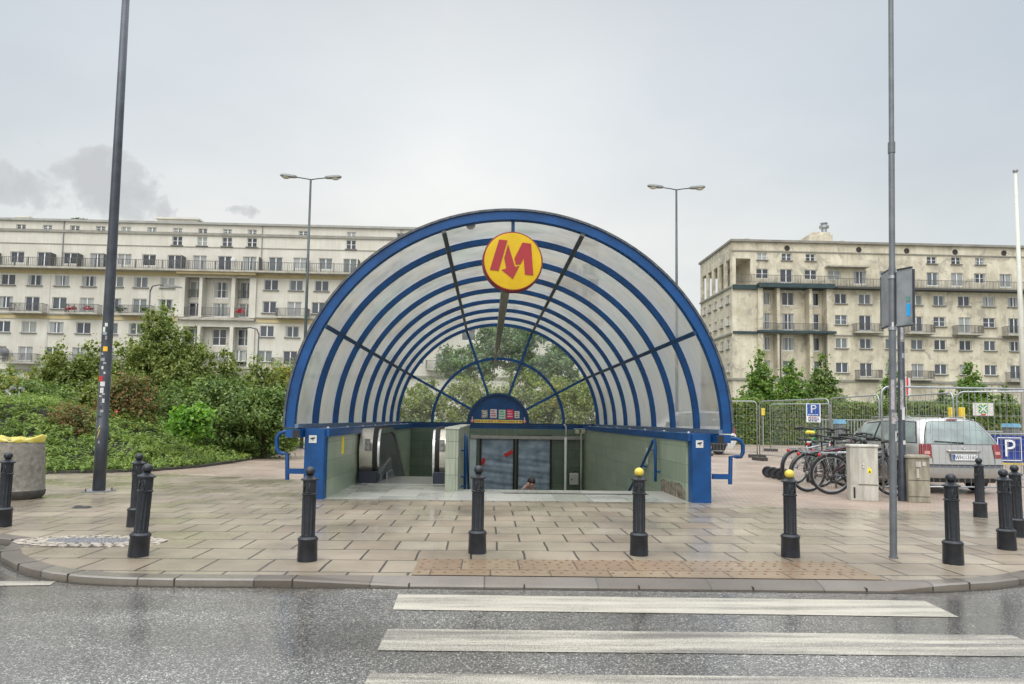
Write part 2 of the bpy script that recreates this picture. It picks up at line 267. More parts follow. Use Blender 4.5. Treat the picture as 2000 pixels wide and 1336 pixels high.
class MB:
    def __init__(s): s.v = []; s.f = []; s.m = []; s.mi = 0
    def add(s, vs, fs):
        o = len(s.v); s.v += [tuple(p) for p in vs]; s.f += [tuple(i+o for i in f) for f in fs]; s.m += [s.mi]*len(fs); return s
    def box(s, x0, x1, y0, y1, z0, z1, M=None):
        vs = [Vector((x, y, z)) for z in (z0, z1) for y in (y0, y1) for x in (x0, x1)]
        if M is not None: vs = [M @ v for v in vs]
        return s.add(vs, [(0, 2, 3, 1), (4, 5, 7, 6), (0, 1, 5, 4), (2, 6, 7, 3), (0, 4, 6, 2), (1, 3, 7, 5)])
    def cbox(s, x0, x1, y0, y1, z0, z1, c=.01):
        """box with chamfered vertical and top edges"""
        def ring(x0, x1, y0, y1, z, c): return [(x0+c, y0, z), (x1-c, y0, z), (x1, y0+c, z), (x1, y1-c, z), (x1-c, y1, z), (x0+c, y1, z), (x0, y1-c, z), (x0, y0+c, z)]
        vs = ring(x0, x1, y0, y1, z0, c)+ring(x0, x1, y0, y1, z1-c, c)+ring(x0+c, x1-c, y0+c, y1-c, z1, c*.6)
        fs = [tuple(range(7, -1, -1)), tuple(range(16, 24))]
        for a in (0, 8):
            for i in range(8): j = (i+1) % 8; fs.append((a+i, a+j, a+8+j, a+8+i))
        return s.add(vs, fs)
    def tube(s, pts, r, n=8, cap=True, closed=False):
        pts = [Vector(p) for p in pts]; rr = r if isinstance(r, (list, tuple)) else [r]*len(pts); N = len(pts); vs = []; prev = None
        for i, p in enumerate(pts):
            a = pts[i-1] if (i or closed) else p; b = pts[(i+1) % N] if (i < N-1 or closed) else p
            t = (b-a).normalized()
            if prev is None:
                prev = t.orthogonal().normalized()
            u = (prev-t*prev.dot(t)); u = u.normalized() if u.length > 1e-6 else t.orthogonal().normalized(); prev = u; w_ = t.cross(u)
            for k in range(n):
                an = 2*PI*k/n; vs.append(p+(u*math.cos(an)+w_*math.sin(an))*rr[i])
        fs = []
        for i in range(N if closed else N-1):
            a = i*n; b = ((i+1) % N)*n
            for k in range(n): k2 = (k+1) % n; fs.append((a+k, a+k2, b+k2, b+k))
        if cap and not closed: fs += [tuple(range(n-1, -1, -1)), tuple((N-1)*n+k for k in range(n))]
        return s.add(vs, fs)
    def lathe(s, prof, n=20, c=(0, 0, 0), M=None):
        vs = []
        for (r, z) in prof:
            for k in range(n):
                a = 2*PI*k/n; v = Vector((c[0]+r*math.cos(a), c[1]+r*math.sin(a), c[2]+z)); vs.append(M @ v if M is not None else v)
        fs = []
        for i in range(len(prof)-1):
            for k in range(n): k2 = (k+1) % n; fs.append((i*n+k, i*n+k2, (i+1)*n+k2, (i+1)*n+k))
        fs += [tuple(range(n-1, -1, -1)), tuple((len(prof)-1)*n+k for k in range(n))]
        return s.add(vs, fs)
    def prism(s, poly, axis, a0, a1, M=None):
        """poly: 2-D outline; axis 'x','y','z' extrusion"""
        def P(u, v, w_): return Vector({'x': (w_, u, v), 'y': (u, w_, v), 'z': (u, v, w_)}[axis])
        n = len(poly); vs = [P(u, v, a0) for u, v in poly]+[P(u, v, a1) for u, v in poly]
        if M is not None: vs = [M @ v for v in vs]
        fs = [tuple(range(n)), tuple(range(2*n-1, n-1, -1))]+[(i, n+i, n+(i+1) % n, (i+1) % n) for i in range(n)]
        return s.add(vs, fs)
    def build(s, name, mats, parent=None, smooth=False, angle=None, fix=True):
        me = bpy.data.meshes.new(name); me.from_pydata(s.v, [], s.f); me.update()
        if not isinstance(mats, (list, tuple)): mats = [mats]
        for m in mats: me.materials.append(m)
        if len(mats) > 1: me.polygons.foreach_set('material_index', s.m)
        if fix:
            bm = bmesh.new(); bm.from_mesh(me); bmesh.ops.recalc_face_normals(bm, faces=bm.faces[:]); bm.to_mesh(me); bm.free()
        if smooth or angle:
            me.polygons.foreach_set('use_smooth', [True]*len(me.polygons))
            if angle: me.set_sharp_from_angle(angle=R(angle))
        o = bpy.data.objects.new(name, me); COL.objects.link(o); o.parent = parent
        return o
def mesh_obj(name, vs, fs, mat, parent=None, smooth=False):
    me = bpy.data.meshes.new(name); me.from_pydata([tuple(v) for v in vs], [], fs); me.update(); me.materials.append(mat)
    if smooth: me.polygons.foreach_set('use_smooth', [True]*len(me.polygons))
    o = bpy.data.objects.new(name, me); COL.objects.link(o); o.parent = parent; return o
def flat_poly(name, poly, z, mat, kind='structure', holes=None):
    bm = bmesh.new(); es = []
    for lp in [poly]+(holes or []):
        vs = [bm.verts.new((x, y, z)) for x, y in lp]
        for i in range(len(vs)): es.append(bm.edges.new((vs[i], vs[(i+1) % len(vs)])))
    bmesh.ops.triangle_fill(bm, use_beauty=True, use_dissolve=False, edges=es, normal=(0, 0, 1))
    for f in bm.faces:
        if f.normal.z < 0: f.normal_flip()
    me = bpy.data.meshes.new(name); bm.to_mesh(me); bm.free(); me.materials.append(mat)
    o = bpy.data.objects.new(name, me); COL.objects.link(o); o['kind'] = kind; return o
def text_part(txt, size, mat, parent, M, name='lettering', depth=.002, align='CENTER'):
    cu = bpy.data.curves.new(name, 'FONT'); cu.body = txt; cu.size = size; cu.extrude = depth; cu.align_x = align; cu.align_y = 'CENTER'; cu.resolution_u = 3
    t = bpy.data.objects.new('tmp', cu); me = bpy.data.meshes.new_from_object(t); bpy.data.objects.remove(t); me.materials.clear(); me.materials.append(mat)
    o = bpy.data.objects.new(name, me); COL.objects.link(o); o.parent = parent; o.matrix_local = M; return o
FACE = Matrix.Rotation(PI/2, 4, 'X')      # text in XY -> upright, facing -Y

def leaves_mesh(name, P, N, size, aspect, mat, parent=None, jit=.5, fold=True, up=None):
    """P: positions, N: preferred normals; each leaf is a folded rhombus"""
    n = len(P); sz = size*(1+jit*(rng.random(n)-.5)*2)
    nn = N+rng.normal(0, .55, (n, 3)); nn /= np.linalg.norm(nn, axis=1)[:, None]+1e-9
    t = rng.normal(0, 1, (n, 3)) if up is None else up+rng.normal(0, .45, (n, 3))
    t -= nn*(t*nn).sum(1)[:, None]; t /= np.linalg.norm(t, axis=1)[:, None]+1e-9
    b = np.cross(nn, t); L = (sz*.5)[:, None]; W = (sz*.5*aspect)[:, None]
    v = np.empty((n, 4, 3)); v[:, 0] = P-t*L; v[:, 1] = P+b*W+nn*W*.35-t*L*.1; v[:, 2] = P+t*L-nn*L*.25; v[:, 3] = P-b*W+nn*W*.35-t*L*.1
    me = bpy.data.meshes.new(name); me.vertices.add(n*4); me.vertices.foreach_set('co', v.astype(np.float32).ravel())
    me.loops.add(n*4); me.loops.foreach_set('vertex_index', np.arange(n*4, dtype=np.int32))
    me.polygons.add(n); me.polygons.foreach_set('loop_start', np.arange(0, n*4, 4, dtype=np.int32)); me.polygons.foreach_set('loop_total', np.full(n, 4, dtype=np.int32))
    me.update(calc_edges=True); me.materials.append(mat)
    o = bpy.data.objects.new(name, me); COL.objects.link(o); o.parent = parent; return o
def crown_points(blobs, n, clumps=60, cr=.22, inner=.25, sq=1.0):
    """clumped leaf positions in ellipsoids ((cx,cy,cz),(rx,ry,rz)); clump radius cr relative to blob size"""
    tot = sum(b[1][0]*b[1][1]*b[1][2] for b in blobs)**1.0; Ps = []; Ns = []
    for (c, r) in blobs:
        k = r[0]*r[1]*r[2]/tot; nb = max(60, int(n*k)); nc = max(8, int(clumps*k+4))
        u = rng.normal(0, 1, (nc, 3)); u /= np.linalg.norm(u, axis=1)[:, None]
        rad = np.where(rng.random(nc) < inner, rng.random(nc)*.6, .62+.42*rng.random(nc))
        cc = u*rad[:, None]; csz = cr*(.55+.9*rng.random(nc)); idx = rng.integers(0, nc, nb)
        q = rng.normal(0, 1, (nb, 3)); q /= np.linalg.norm(q, axis=1)[:, None]; q *= (rng.random(nb)**.45)[:, None]
        p = cc[idx]+q*csz[idx][:, None]; nrm = q*.7+p*.5+np.array([0, 0, .45]); nrm /= np.linalg.norm(nrm, axis=1)[:, None]+1e-9
        Ps.append(p*np.array(r)+np.array(c)); Ns.append(nrm)
    return np.concatenate(Ps), np.concatenate(Ns)
def trunk_mesh(h, r, limbs, spread, base=(0, 0, 0), lean=0, seed=1):
    rd = random.Random(seed); mb = MB(); b = Vector(base)
    pts = [b+Vector((lean*t*t+rd.uniform(-.05, .05)*h*.1*(t > 0), rd.uniform(-.05, .05)*h*.1*(t > 0), h*t)) for t in (0, .15, .35, .55, .75, 1)]
    mb.tube(pts, [r*1.35, r, r*.85, r*.65, r*.4, r*.12], 8)
    for i in range(limbs):
        t = .2+.7*i/limbs; p = b+Vector((lean*t*t, 0, h*t)); a = rd.uniform(0, 2*PI); L = spread*(1.05-.55*t)*rd.uniform(.6, 1)
        d = Vector((math.cos(a), math.sin(a), .75)).normalized()
        q = [p, p+d*L*.5, p+d*L*.8+Vector((0, 0, L*.18)), p+d*L+Vector((0, 0, L*.35))]
        mb.tube(q, [r*.5*(1-t*.5), r*.3, r*.16, r*.05], 5)
    return mb

# ------------------------------------------------------------------ shared materials
asphalt_mat(); paint_mat(); car_glass_mat()
SLAB = slab_mat('pavement_slabs', .545, .535, (.225, .18, .13), (.395, .335, .255), (.022, .018, .014), .012, scale_off=(.13, .055), rough=(.16, .50), stain=(.58, 1.10))
SLAB2 = slab_mat('threshold_tiles', .62, .62, (.40, .40, .37), (.46, .465, .43), (.20, .19, .17), .004, off=0, rough=(.18, .38), stain=(.82, 1.05), swirl=.2)
CLINK = slab_mat('clinker_pavers', .21, .105, (.30, .225, .175), (.42, .33, .265), (.12, .09, .07), .006, rough=(.35, .7), tilt=.25, stain=(.74, 1.1), swirl=.5)
KERBM = slab_mat('kerb_concrete', .99, 9.0, (.12, .10, .08), (.20, .175, .145), (.03, .026, .022), .008, off=0, rough=(.25, .5), stain=(.6, 1.05), swirl=.2)
TACT = slab_mat('tactile_tiles', .545, .50, (.19, .13, .08), (.31, .23, .15), (.05, .035, .025), .007, off=.5, scale_off=(.22, .05), rough=(.25, .5), stain=(.72, 1.12), swirl=.15)
BLUE = pmat('blue_painted_steel', (.004, .055, .185), .36, 0, .25, 3, bump=.05, bs=25, spec=.32)
BLUE2 = pmat('blue_painted_steel_dull', (.006, .042, .12), .4, 0, .3, 5, spec=.35)
ALU = pmat('dull_aluminium', (.30, .32, .34), .35, .7, .25, 9)
DKSTRIP = pmat('weathered_dark_strip', (.02, .035, .06), .4, .2, .6, 14, col2=(.12, .12, .12))
IRON = pmat('bollard_iron', (.006, .008, .012), .36, 0, .35, 12, bump=.25, bs=70, spec=.45, col2=(.018, .021, .027))
GREYP = pmat('grey_pole_paint', (.085, .095, .105), .4, .1, .2, 5, bump=.08, bs=30, col2=(.14, .15, .16))
DARKP = pmat('dark_pole_paint', (.022, .028, .040), .4, .1, .3, 6, col2=(.05, .057, .07))
WHITEP = pmat('white_plastic', (.55, .55, .53), .45, 0, .08, 8)
BLACK = pmat('black_rubber', (.012, .012, .013), .6, 0, .3, 8)
STEEL = pmat('brushed_steel', (.50, .47, .42), .3, .9, .12, 5, col2=(.60, .56, .50))
CHROME = pmat('bright_steel', (.62, .62, .62), .22, 1, .08, 8)
GALV = pmat('galvanised_steel', (.34, .36, .37), .42, .75, .15, 20)
RED = pmat('red_plastic', (.45, .015, .02), .35, 0, .15, 8)
YEL = pmat('yellow_paint', (.62, .44, .02), .4, 0, .25, 30, col2=(.80, .62, .05))
CONC = pmat('weathered_concrete', (.13, .12, .10), .85, 0, .3, 14, bump=.8, bs=110, col2=(.27, .245, .21))
DCONC = pmat('dark_concrete', (.05, .045, .04), .85, 0, .3, 10, bump=.5, bs=60)
BARK = pmat('bark', (.05, .038, .026), .9, 0, .3, 18, bump=.8, bs=40, col2=(.10, .08, .06))
SOIL = pmat('soil', (.018, .020, .008), .95, 0, .4, 6)
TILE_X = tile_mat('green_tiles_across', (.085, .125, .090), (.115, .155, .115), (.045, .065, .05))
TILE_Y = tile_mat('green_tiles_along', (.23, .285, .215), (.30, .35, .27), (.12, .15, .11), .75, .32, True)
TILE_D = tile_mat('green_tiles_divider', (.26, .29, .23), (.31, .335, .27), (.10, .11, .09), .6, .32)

# ------------------------------------------------------------------ ground
RZ = -.06
flat_poly('ground', [(-400, 27), (400, 27), (400, 500), (-400, 500)], -.012, pmat('far_ground', (.12, .13, .09), .9, 0, .3, .3))
flat_poly('road', [(-400, -60), (400, -60), (400, 27.5), (5, 27.5), (5, 11.5), (-4, 11.5), (-4, 27.5), (-400, 27.5)], RZ-.004, MATS['asphalt'])
kerb_edge = [(-40, 8.15), (-12, 8.15), (-6.4, 8.12), (-5.6, 8.05), (-5.22, 7.86), (-5.08, 7.6), (-4.97, 7.29), (-4.72, 6.95), (-4.38, 6.64), (-4.1, 6.43), (-3.82, 6.27), (-3.5, 6.15), (-3.15, 6.08), (-2.7, 6.05),
             (-1.7, 6.05), (-.71, 6.05), (.3, 6.03), (1.3, 6.01), (2.3, 5.99), (3.55, 5.97), (4.1, 6.02), (4.6, 6.13), (5.02, 6.29), (5.7, 6.65), (6.4, 7.15), (7.3, 7.95), (8.3, 8.95), (9.6, 10.3), (11.5, 11.9), (14, 12.6), (60, 12.8)]
def inset(pts, d):
    r = []
    for i, p in enumerate(pts):
        a = pts[max(0, i-1)]; b = pts[min(len(pts)-1, i+1)]; t = Vector((b[0]-a[0], b[1]-a[1])).normalized(); r.append((p[0]-t.y*d, p[1]+t.x*d))
    return r
kin = inset(kerb_edge, .17)
WX0, WX1, WY0, WY1 = -2.98, 3.80, 11.93, 25.25           # outer line of the stairwell walls
CLY = 11.72
# pavement slabs (near), clinker pavers behind, threshold tiles in the entrance
tact = [(-.655, 6.92), (-.655, 6.225), (3.62, 6.14), (3.62, 6.90)]
flat_poly('pavement', [(x, y) for x, y in kin]+[(60, 13.4), (9.2, 11.15), (7.3, 11.05), (5.3, 11.32), (3.86, CLY), (3.5, 12.4), (-2.8, 12.4), (-2.8, 16.2), (-4.6, 15.7), (-8.0, 16.7), (-40, 16.4)], 0, SLAB)
flat_poly('brick_paving', [(3.7, CLY-.9), (60, CLY-.9), (60, 60), (-60, 60), (-60, 15), (-2.9, 15), (-2.9, 25.2), (3.7, 25.2)], -.004, CLINK)
flat_poly('entrance_threshold', [(-2.78, 11.86), (3.55, 11.86), (3.55, 13.75), (-.55, 13.75), (-.55, 14.9), (-2.78, 14.9)], .004, SLAB2)
# kerb: granite stones with an upstand, sloped down at the crossing
mb = MB(); n = len(kerb_edge); kv = []
for i, (p, q) in enumerate(zip(kerb_edge, kin)):
    drop = .043 if -.72 < p[0] < 3.6 and p[1] < 6.2 else 0
    kv.append([(q[0], q[1], .002), (p[0]*.9+q[0]*.1, p[1]*.9+q[1]*.1, .002-drop*.9), (p[0], p[1], -.010-drop), (p[0], p[1], RZ-.05)])
flat = [v for r in kv for v in r]
mb.add(flat, [(i*4+k, i*4+k+1, (i+1)*4+k+1, (i+1)*4+k) for i in range(n-1) for k in range(3)])
tag(mb.build('kerb', KERBM), kind='structure')
# kerb joints: real narrow gaps filled dark, every metre
mb = MB(); acc = 0; nxt = .4
for i in range(2, n-3):
    p = Vector((*kerb_edge[i], 0)); q = Vector((*kerb_edge[i+1], 0)); L = (q-p).length; t = (q-p)/L; nn = Vector((-t.y, t.x, 0))
    while nxt < acc+L:
        c = p+t*(nxt-acc); Mx = Matrix.Translation(c) @ Matrix(((t.x, nn.x, 0, 0), (t.y, nn.y, 0, 0), (0, 0, 1, 0), (0, 0, 0, 1)))
        mb.box(-.005, .005, -.004, .165, -.09, .0035 if not (-.72 < c.x < 3.6) else -.03, Mx); nxt += .8 if nxt < 3.5 else 1.0
    acc += L
tag(mb.build('kerb_joints', pmat('joint_dirt', (.03, .026, .022), .9)), kind='structure')
go_ = inset(kerb_edge, -.035)  # thin dark strip along the kerb foot: contact shade painted as colour
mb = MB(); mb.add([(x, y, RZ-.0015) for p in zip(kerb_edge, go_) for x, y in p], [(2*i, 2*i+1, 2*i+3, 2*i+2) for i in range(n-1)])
tag(mb.build('kerb_contact_shade', pmat('contact_shade_dark', (.02, .017, .014), .8, 0, .5, 30, col2=(.07, .06, .045))), kind='structure')
# tactile paving strip with raised studs
flat_poly('tactile_paving', tact, .008, TACT)
mb = MB()
for r_ in range(2):
    y0 = 6.95-.35*(r_+1)+.03
    for k in range(36):
        for jj in range(3):
            x = -.60+k*.118+(.05 if jj % 2 else 0); y = y0+.05+jj*.105
            if x > 3.56: continue
            mb.lathe([(.017, 0), (.013, .005), (.006, .0065)], 7, (x, y, .008))
tag(mb.build('tactile_studs', pmat('stud_dark', (.16, .09, .05), .5), smooth=True), kind='structure')
# zebra and edge line
def marking(name, poly): flat_poly(name, poly, RZ, MATS['road_paint'])
marking('zebra_marking', [(-.717, 5.82), (-.70, 5.36), (3.634, 5.218), (3.671, 5.69)])
marking('zebra_marking', [(-.669, 4.877), (-.669, 4.435), (3.72, 4.34), (3.703, 4.783)])
marking('zebra_marking', [(-.651, 4.052), (-.65, 3.60), (3.75, 3.50), (3.75, 3.96)])
marking('edge_line_marking', [(-3.737, 6.20), (-3.70, 6.06), (-4.6, 6.0), (-9, 6.0), (-9, 6.2), (-4.4, 6.19)])

# cobbled tree pit on the left
pc = Vector((*G(178, 1057), 0)); mb = MB(); rd = random.Random(3)
for ring, (rx, ry, cnt) in enumerate(((.76, .31, 40), (.645, .235, 33), (.53, .165, 26))):
    for k in range(cnt):
        a = 2*PI*k/cnt+ring*.07; x = pc.x+rx*math.cos(a)*rd.uniform(.97, 1.02); y = pc.y+ry*math.sin(a)*rd.uniform(.96, 1.03)
        s = rd.uniform(.042, .058); M = Matrix.Translation((x, y, 0)) @ Matrix.Rotation(rd.uniform(-.4, .4), 4, 'Z'); h = rd.uniform(.006, .011)
        mb.add([M @ Vector(v) for v in ((-s, -s*.62, 0), (s, -s*.62, 0), (s, s*.62, 0), (-s, s*.62, 0), (-s*.75, -s*.4, h), (s*.75, -s*.4, h), (s*.75, s*.4, h), (-s*.75, s*.4, h))],
               [(0, 1, 5, 4), (1, 2, 6, 5), (2, 3, 7, 6), (3, 0, 4, 7), (4, 5, 6, 7)])
tag(mb.build('cobble_edging', pmat('cream_cobbles', (.16, .14, .115), .6, 0, .3, 9, col2=(.42, .37, .30))), kind='stuff')
gp = [(pc.x+.82*math.cos(a), pc.y+.35*math.sin(a)) for a in [2*PI*k/40 for k in range(40)]]
flat_poly('tree_pit_soil', gp, .004, pmat('pit_soil', (.05, .042, .034), .9, 0, .4, 30))
mb = MB()
for k in range(1500):
    a = rd.uniform(0, 2*PI); r = math.sqrt(rd.random()); x = pc.x+.47*r*math.cos(a); y = pc.y+.135*r*math.sin(a); s = rd.uniform(.008, .018)
    an = rd.uniform(0, PI); c, s_ = math.cos(an)*s, math.sin(an)*s
    mb.add([(x+c, y+s_, .004), (x-s_, y+c, .004), (x-c, y-s_, .004), (x+s_, y-c, .004), (x, y, .004+s*1.1)], [(0, 1, 4), (1, 2, 4), (2, 3, 4), (3, 0, 4)])
tag(mb.build('gravel', pmat('grey_gravel', (.05, .05, .06), .5, 0, .5, 60, col2=(.30, .30, .31))), kind='stuff')

# scrap of black rubbish on the slabs
gx, gy = G(160, 992); mb = MB(); vs = []; fs = []
for i in range(7):
    for j in range(5):
        u, v = i/6-.5, j/4-.5; e = max(0, 1-(2*u)**2)*max(0, 1-(2*v)**2); vs.append((gx+u*.24+rd.uniform(-.008, .008), gy+v*.13+rd.uniform(-.008, .008), .006+e*.045*rd.uniform(.4, 1.3)))
for i in range(6):
    for j in range(4): a = i*5+j; fs.append((a, a+1, a+6, a+5))
mb.add(vs, fs); tag(mb.build('litter', BLACK, smooth=True), 'crumpled scrap of black plastic lying flat on the slabs in front of the sticker-covered pole', 'litter')

# ------------------------------------------------------------------ canopy
CX, CZ, RO, Y0, Y1_ = .40, 1.22, 3.78, 11.62, 25.45; NB = 8
PANG = [0, 28.5, 70.5, 109.5, 151.5, 180]
can = empty('metro_canopy', (CX, Y0, 0), 0, 'big half-round blue steel canopy with milky panels over the underground station stairs', 'canopy')
def L(x, y, z): return Vector((x-CX, y-Y0, z))
def arc_beam(name, r0, r1, y, dy, mat, a0=0, a1=180, seg=64, zc_=CZ, mats=None):
    mb = MB(); vs = []; N = seg+1
    for i in range(N):
        a = R(a0+(a1-a0)*i/seg)
        for (r, yy) in ((r0, y), (r1, y), (r1, y+dy), (r0, y+dy)): vs.append((r*math.cos(a), yy-Y0, zc_+r*math.sin(a)))
    fs = [(i*4+k, i*4+(k+1) % 4, (i+1)*4+(k+1) % 4, (i+1)*4+k) for i in range(seg) for k in range(4)]
    fs += [(0, 1, 2, 3), (seg*4+3, seg*4+2, seg*4+1, seg*4)]
    mb.add(vs, fs); return mb.build(name, mat, can, angle=40)
arc_beam('front_arch', RO-.135, RO+.01, Y0, .15, BLUE)
o_ = arc_beam('front_arch_edge', RO+.013, RO+.05, Y0-.03, .22, DKSTRIP)
bay = (Y1_-Y0)/NB
for i in range(1, NB+1): arc_beam('arch_rib', RO-.115, RO-.005, Y0+bay*i-.05, .10, BLUE)
for a in PANG[1:5]:
    M = Matrix.Rotation(-R(a-90), 4, 'Y'); mb = MB(); vs = MB()
    mb.box(-.04, .04, .03, Y1_-Y0, RO-.19, RO-.125); o = mb.build('purlin', DKSTRIP if 60 < a < 120 else BLUE2, can); o.matrix_local = Matrix.Translation((0, 0, CZ)) @ M
PANM = panel_mat('milky_panel', .74, (.88, .855, .79), dirt=1.5); PANC = panel_mat('clear_gable_glass', .10, (.74, .76, .72), dirt=.8); PANR = panel_mat('side_panel_clearer', .58, (.86, .82, .74), dirt=1.3)
for i in range(NB):
    ya, yb = Y0+bay*i+.02, Y0+bay*(i+1)-.02
    for k in range(5):
        a0, a1 = PANG[k], PANG[k+1]; vs = []; fs = []; S = 12
        for j in range(S+1):
            a = R(a0+(a1-a0)*j/S)
            for y in (ya, yb):
                vs.append(((RO+.003)*math.cos(a), y-Y0, CZ+(RO+.003)*math.sin(a)))
        fs = [(2*j, 2*j+1, 2*j+3, 2*j+2) for j in range(S)]
        mesh_obj('roof_panel', vs, fs, PANR if (k in (0, 1) and i < 3) else PANM, can, True)
# side sills and beams
for s in (-1, 1):
    mb = MB(); x0, x1 = sorted((s*(RO-.20), s*(RO+.02))); mb.box(x0, x1, .02, Y1_-Y0, CZ-.015, CZ+.055); mb.build('side_sill', pmat('pale_blue_sill', (.07, .12, .22), .4, .3, .4, 9, col2=(.17, .22, .30)), can)
    mb = MB(); x0, x1 = sorted((s*(RO-.66), s*(RO-.10))); mb.box(x0, x1, .30, Y1_-Y0+.1, CZ-.155, CZ-.018); mb.build('side_beam', BLUE, can)
    mb = MB()
    for i in range(9): mb = MB(); mb.lathe([(.022, 0), (.022, .02), (.012, .03)], 8, (s*(RO-.60), .45+i*bay*.97, CZ-.018)); mb.build('bolt', WHITEP, can, smooth=True)
    # corner bracket: boxed cantilever arm
    mb = MB(); x0, x1 = sorted((s*(RO-.235), s*(RO+.0))); mb.box(x0, x1, .0, .42, CZ-.17, CZ-.03); mb.build('corner_bracket', BLUE, can)
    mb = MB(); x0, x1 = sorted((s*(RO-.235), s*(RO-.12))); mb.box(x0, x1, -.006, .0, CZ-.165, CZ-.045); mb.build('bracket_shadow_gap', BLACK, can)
    # post
    px = {-1: (-3.125, -2.785), 1: (3.585, 3.92)}[s]; mb = MB(); mb.cbox(px[0]-CX, px[1]-CX, .25, .50, .0, CZ-.025, .008); po = mb.build('post', BLUE, can)
    # camera-surveillance pictogram sticker
    sx0 = (px[0]+px[1])/2-CX-(.03 if s < 0 else .04); mb = MB(); mb.box(sx0-.065, sx0+.065, .240, .2485, .955, 1.085); st = mb.build('sticker', WHITEP, can)
    mb = MB(); Mx = Matrix.Translation((sx0, .2365, 1.035)) @ Matrix.Rotation(-.22, 4, 'Y'); mb.box(-.038, .038, 0, .003, -.013, .013, Mx); mb.box(-.008, .008, 0, .003, -.04, -.013, Mx); mb.build('pictogram', BLACK, st)
# rear beam, gable
mb = MB(); mb.box(-RO+.12, RO-.12, Y1_-Y0-.10, Y1_-Y0+.06, CZ-.17, CZ-.018); mb.build('rear_beam', BLUE, can)
mb = MB(); mb.box(-RO+.1, RO-.1, Y1_-Y0-.13, Y1_-Y0+.06, CZ-.015, CZ+.05); mb.build('rear_sill', BLUE2, can)
YG = Y1_-.02
for (a0, a1) in [(PANG[k], PANG[k+1]) for k in range(5)]:
    vs = []; fs = []
    for j in range(9):
        a = R(a0+(a1-a0)*j/8); 
        for r in (1.12, RO-.06): vs.append((r*math.cos(a), YG-Y0, CZ+.04+r*math.sin(a)))
    mesh_obj('gable_glass', vs, [(2*j, 2*j+1, 2*j+3, 2*j+2) for j in range(8)], PANC, can)
arc_beam('gable_arc', RO*.645-.05, RO*.645+.05, YG-.10, .08, BLUE)
for a in PANG[1:5]:
    ar = R(a); d = Vector((math.cos(ar), 0, math.sin(ar))); mb = MB(); pr = Vector((-d.z, 0, d.x))*.045
    vs = [p+Vector((0, y, CZ)) for y in (YG-.115-Y0, YG-.02-Y0) for p in (d*1.1-pr, d*1.1+pr, d*(RO-.1)+pr, d*(RO-.1)-pr)]
    mb.add(vs, [(0, 1, 2, 3), (4, 5, 6, 7), (0, 1, 5, 4), (1, 2, 6, 5), (2, 3, 7, 6), (3, 0, 4, 7)]); mb.build('gable_spoke', BLUE, can)
arc_beam('half_disc_rim', 1.08, 1.16, YG-.20, .19, BLUE2, seg=40)
mb = MB(); mb.prism([(1.1*math.cos(R(a)), CZ+1.1*math.sin(R(a))) for a in range(0, 181, 6)], 'y', YG-.10-Y0, YG-.03-Y0); hd = mb.build('half_disc_panel', BLUE, can)
# stickers on the half disc
def hdp(u, v): return (u-613)/360*1.12, CZ+.02+(530-v)/360*1.12
STK = {'dark': pmat('poster_dark', (.08, .07, .07), .5, 0, .5, 12, col2=(.6, .5, .4)), 'pink': pmat('poster_pink', (.62, .42, .42), .5, 0, .3, 14, col2=(.6, .68, .7)), 'green': pmat('poster_green', (.30, .50, .40), .5, 0, .4, 12, col2=(.65, .7, .62)),
       'red': pmat('poster_red', (.65, .03, .05), .5, 0, .3, 8), 'white': pmat('poster_white', (.66, .62, .52), .5, 0, .15, 8)}
for (u, v, w_, h_, k) in ((450, 415, 70, 95, 'dark'), (556, 410, 78, 105, 'pink'), (658, 417, 80, 108, 'green'), (752, 412, 80, 108, 'red'), (836, 418, 58, 84, 'white')):
    x0, z0 = hdp(u-w_/2, v+h_/2); x1, z1 = hdp(u+w_/2, v-h_/2); mb = MB(); mb.box(x0, x1, YG-.108-Y0, YG-.102-Y0, z0, z1); st = mb.build('sticker', STK[k], can)
    st['label'] = {'dark': 'dark portrait sticker', 'pink': 'pinkish notice sticker', 'green': 'pale green notice sticker', 'red': 'red sticker', 'white': 'small cream sticker'}[k]
    mb = MB()
    for q in range(3): zz_ = z0+(z1-z0)*(.2+.27*q); mb.box(x0+.03, x1-.03-.02*q, YG-.111-Y0, YG-.1085-Y0, zz_, zz_+.035)
    mb.build('print', {'dark': WHITEP, 'pink': RED, 'green': STK['red'] if 0 else pmat('print_green', (.1, .3, .15), .5), 'red': pmat('print_pink', (.7, .4, .6), .5), 'white': GREYP}[k], st)
x0, z0 = hdp(330, 520); x1, z1 = hdp(900, 482); mb = MB(); mb.box(x0, x1, YG-.108-Y0, YG-.102-Y0, z0, z1); yb_ = mb.build('yellow_strip', pmat('strip_yellow', (.72, .58, .12), .5), can)
mb = MB(); rd = random.Random(5); xx = x0+.04
while xx < x1-.06:
    w_ = rd.choice((.02, .03, .035)); mb.box(xx, xx+w_, YG-.111-Y0, YG-.1085-Y0, z0+.03, z1-.03); xx += w_+rd.choice((.02, .03, .07))
mb.build('strip_letters', RED, yb_)
for u in (305, 926):
    x, z = hdp(u, 490); mb = MB(); mb.prism([(x+.075*math.cos(a), z-.02+.075*math.sin(a)) for a in [2*PI*i/14 for i in range(14)]], 'y', YG-.112-Y0, YG-.102-Y0); e_ = mb.build('emblem', RED, can)
    mb = MB(); mb.box(x-.018, x+.018, YG-.118-Y0, YG-.113-Y0, z-.07, z+.13); mb.box(x-.05, x+.05, YG-.117-Y0, YG-.1125-Y0, z-.035, z+.0); mb.build('emblem_mark', WHITEP, e_)
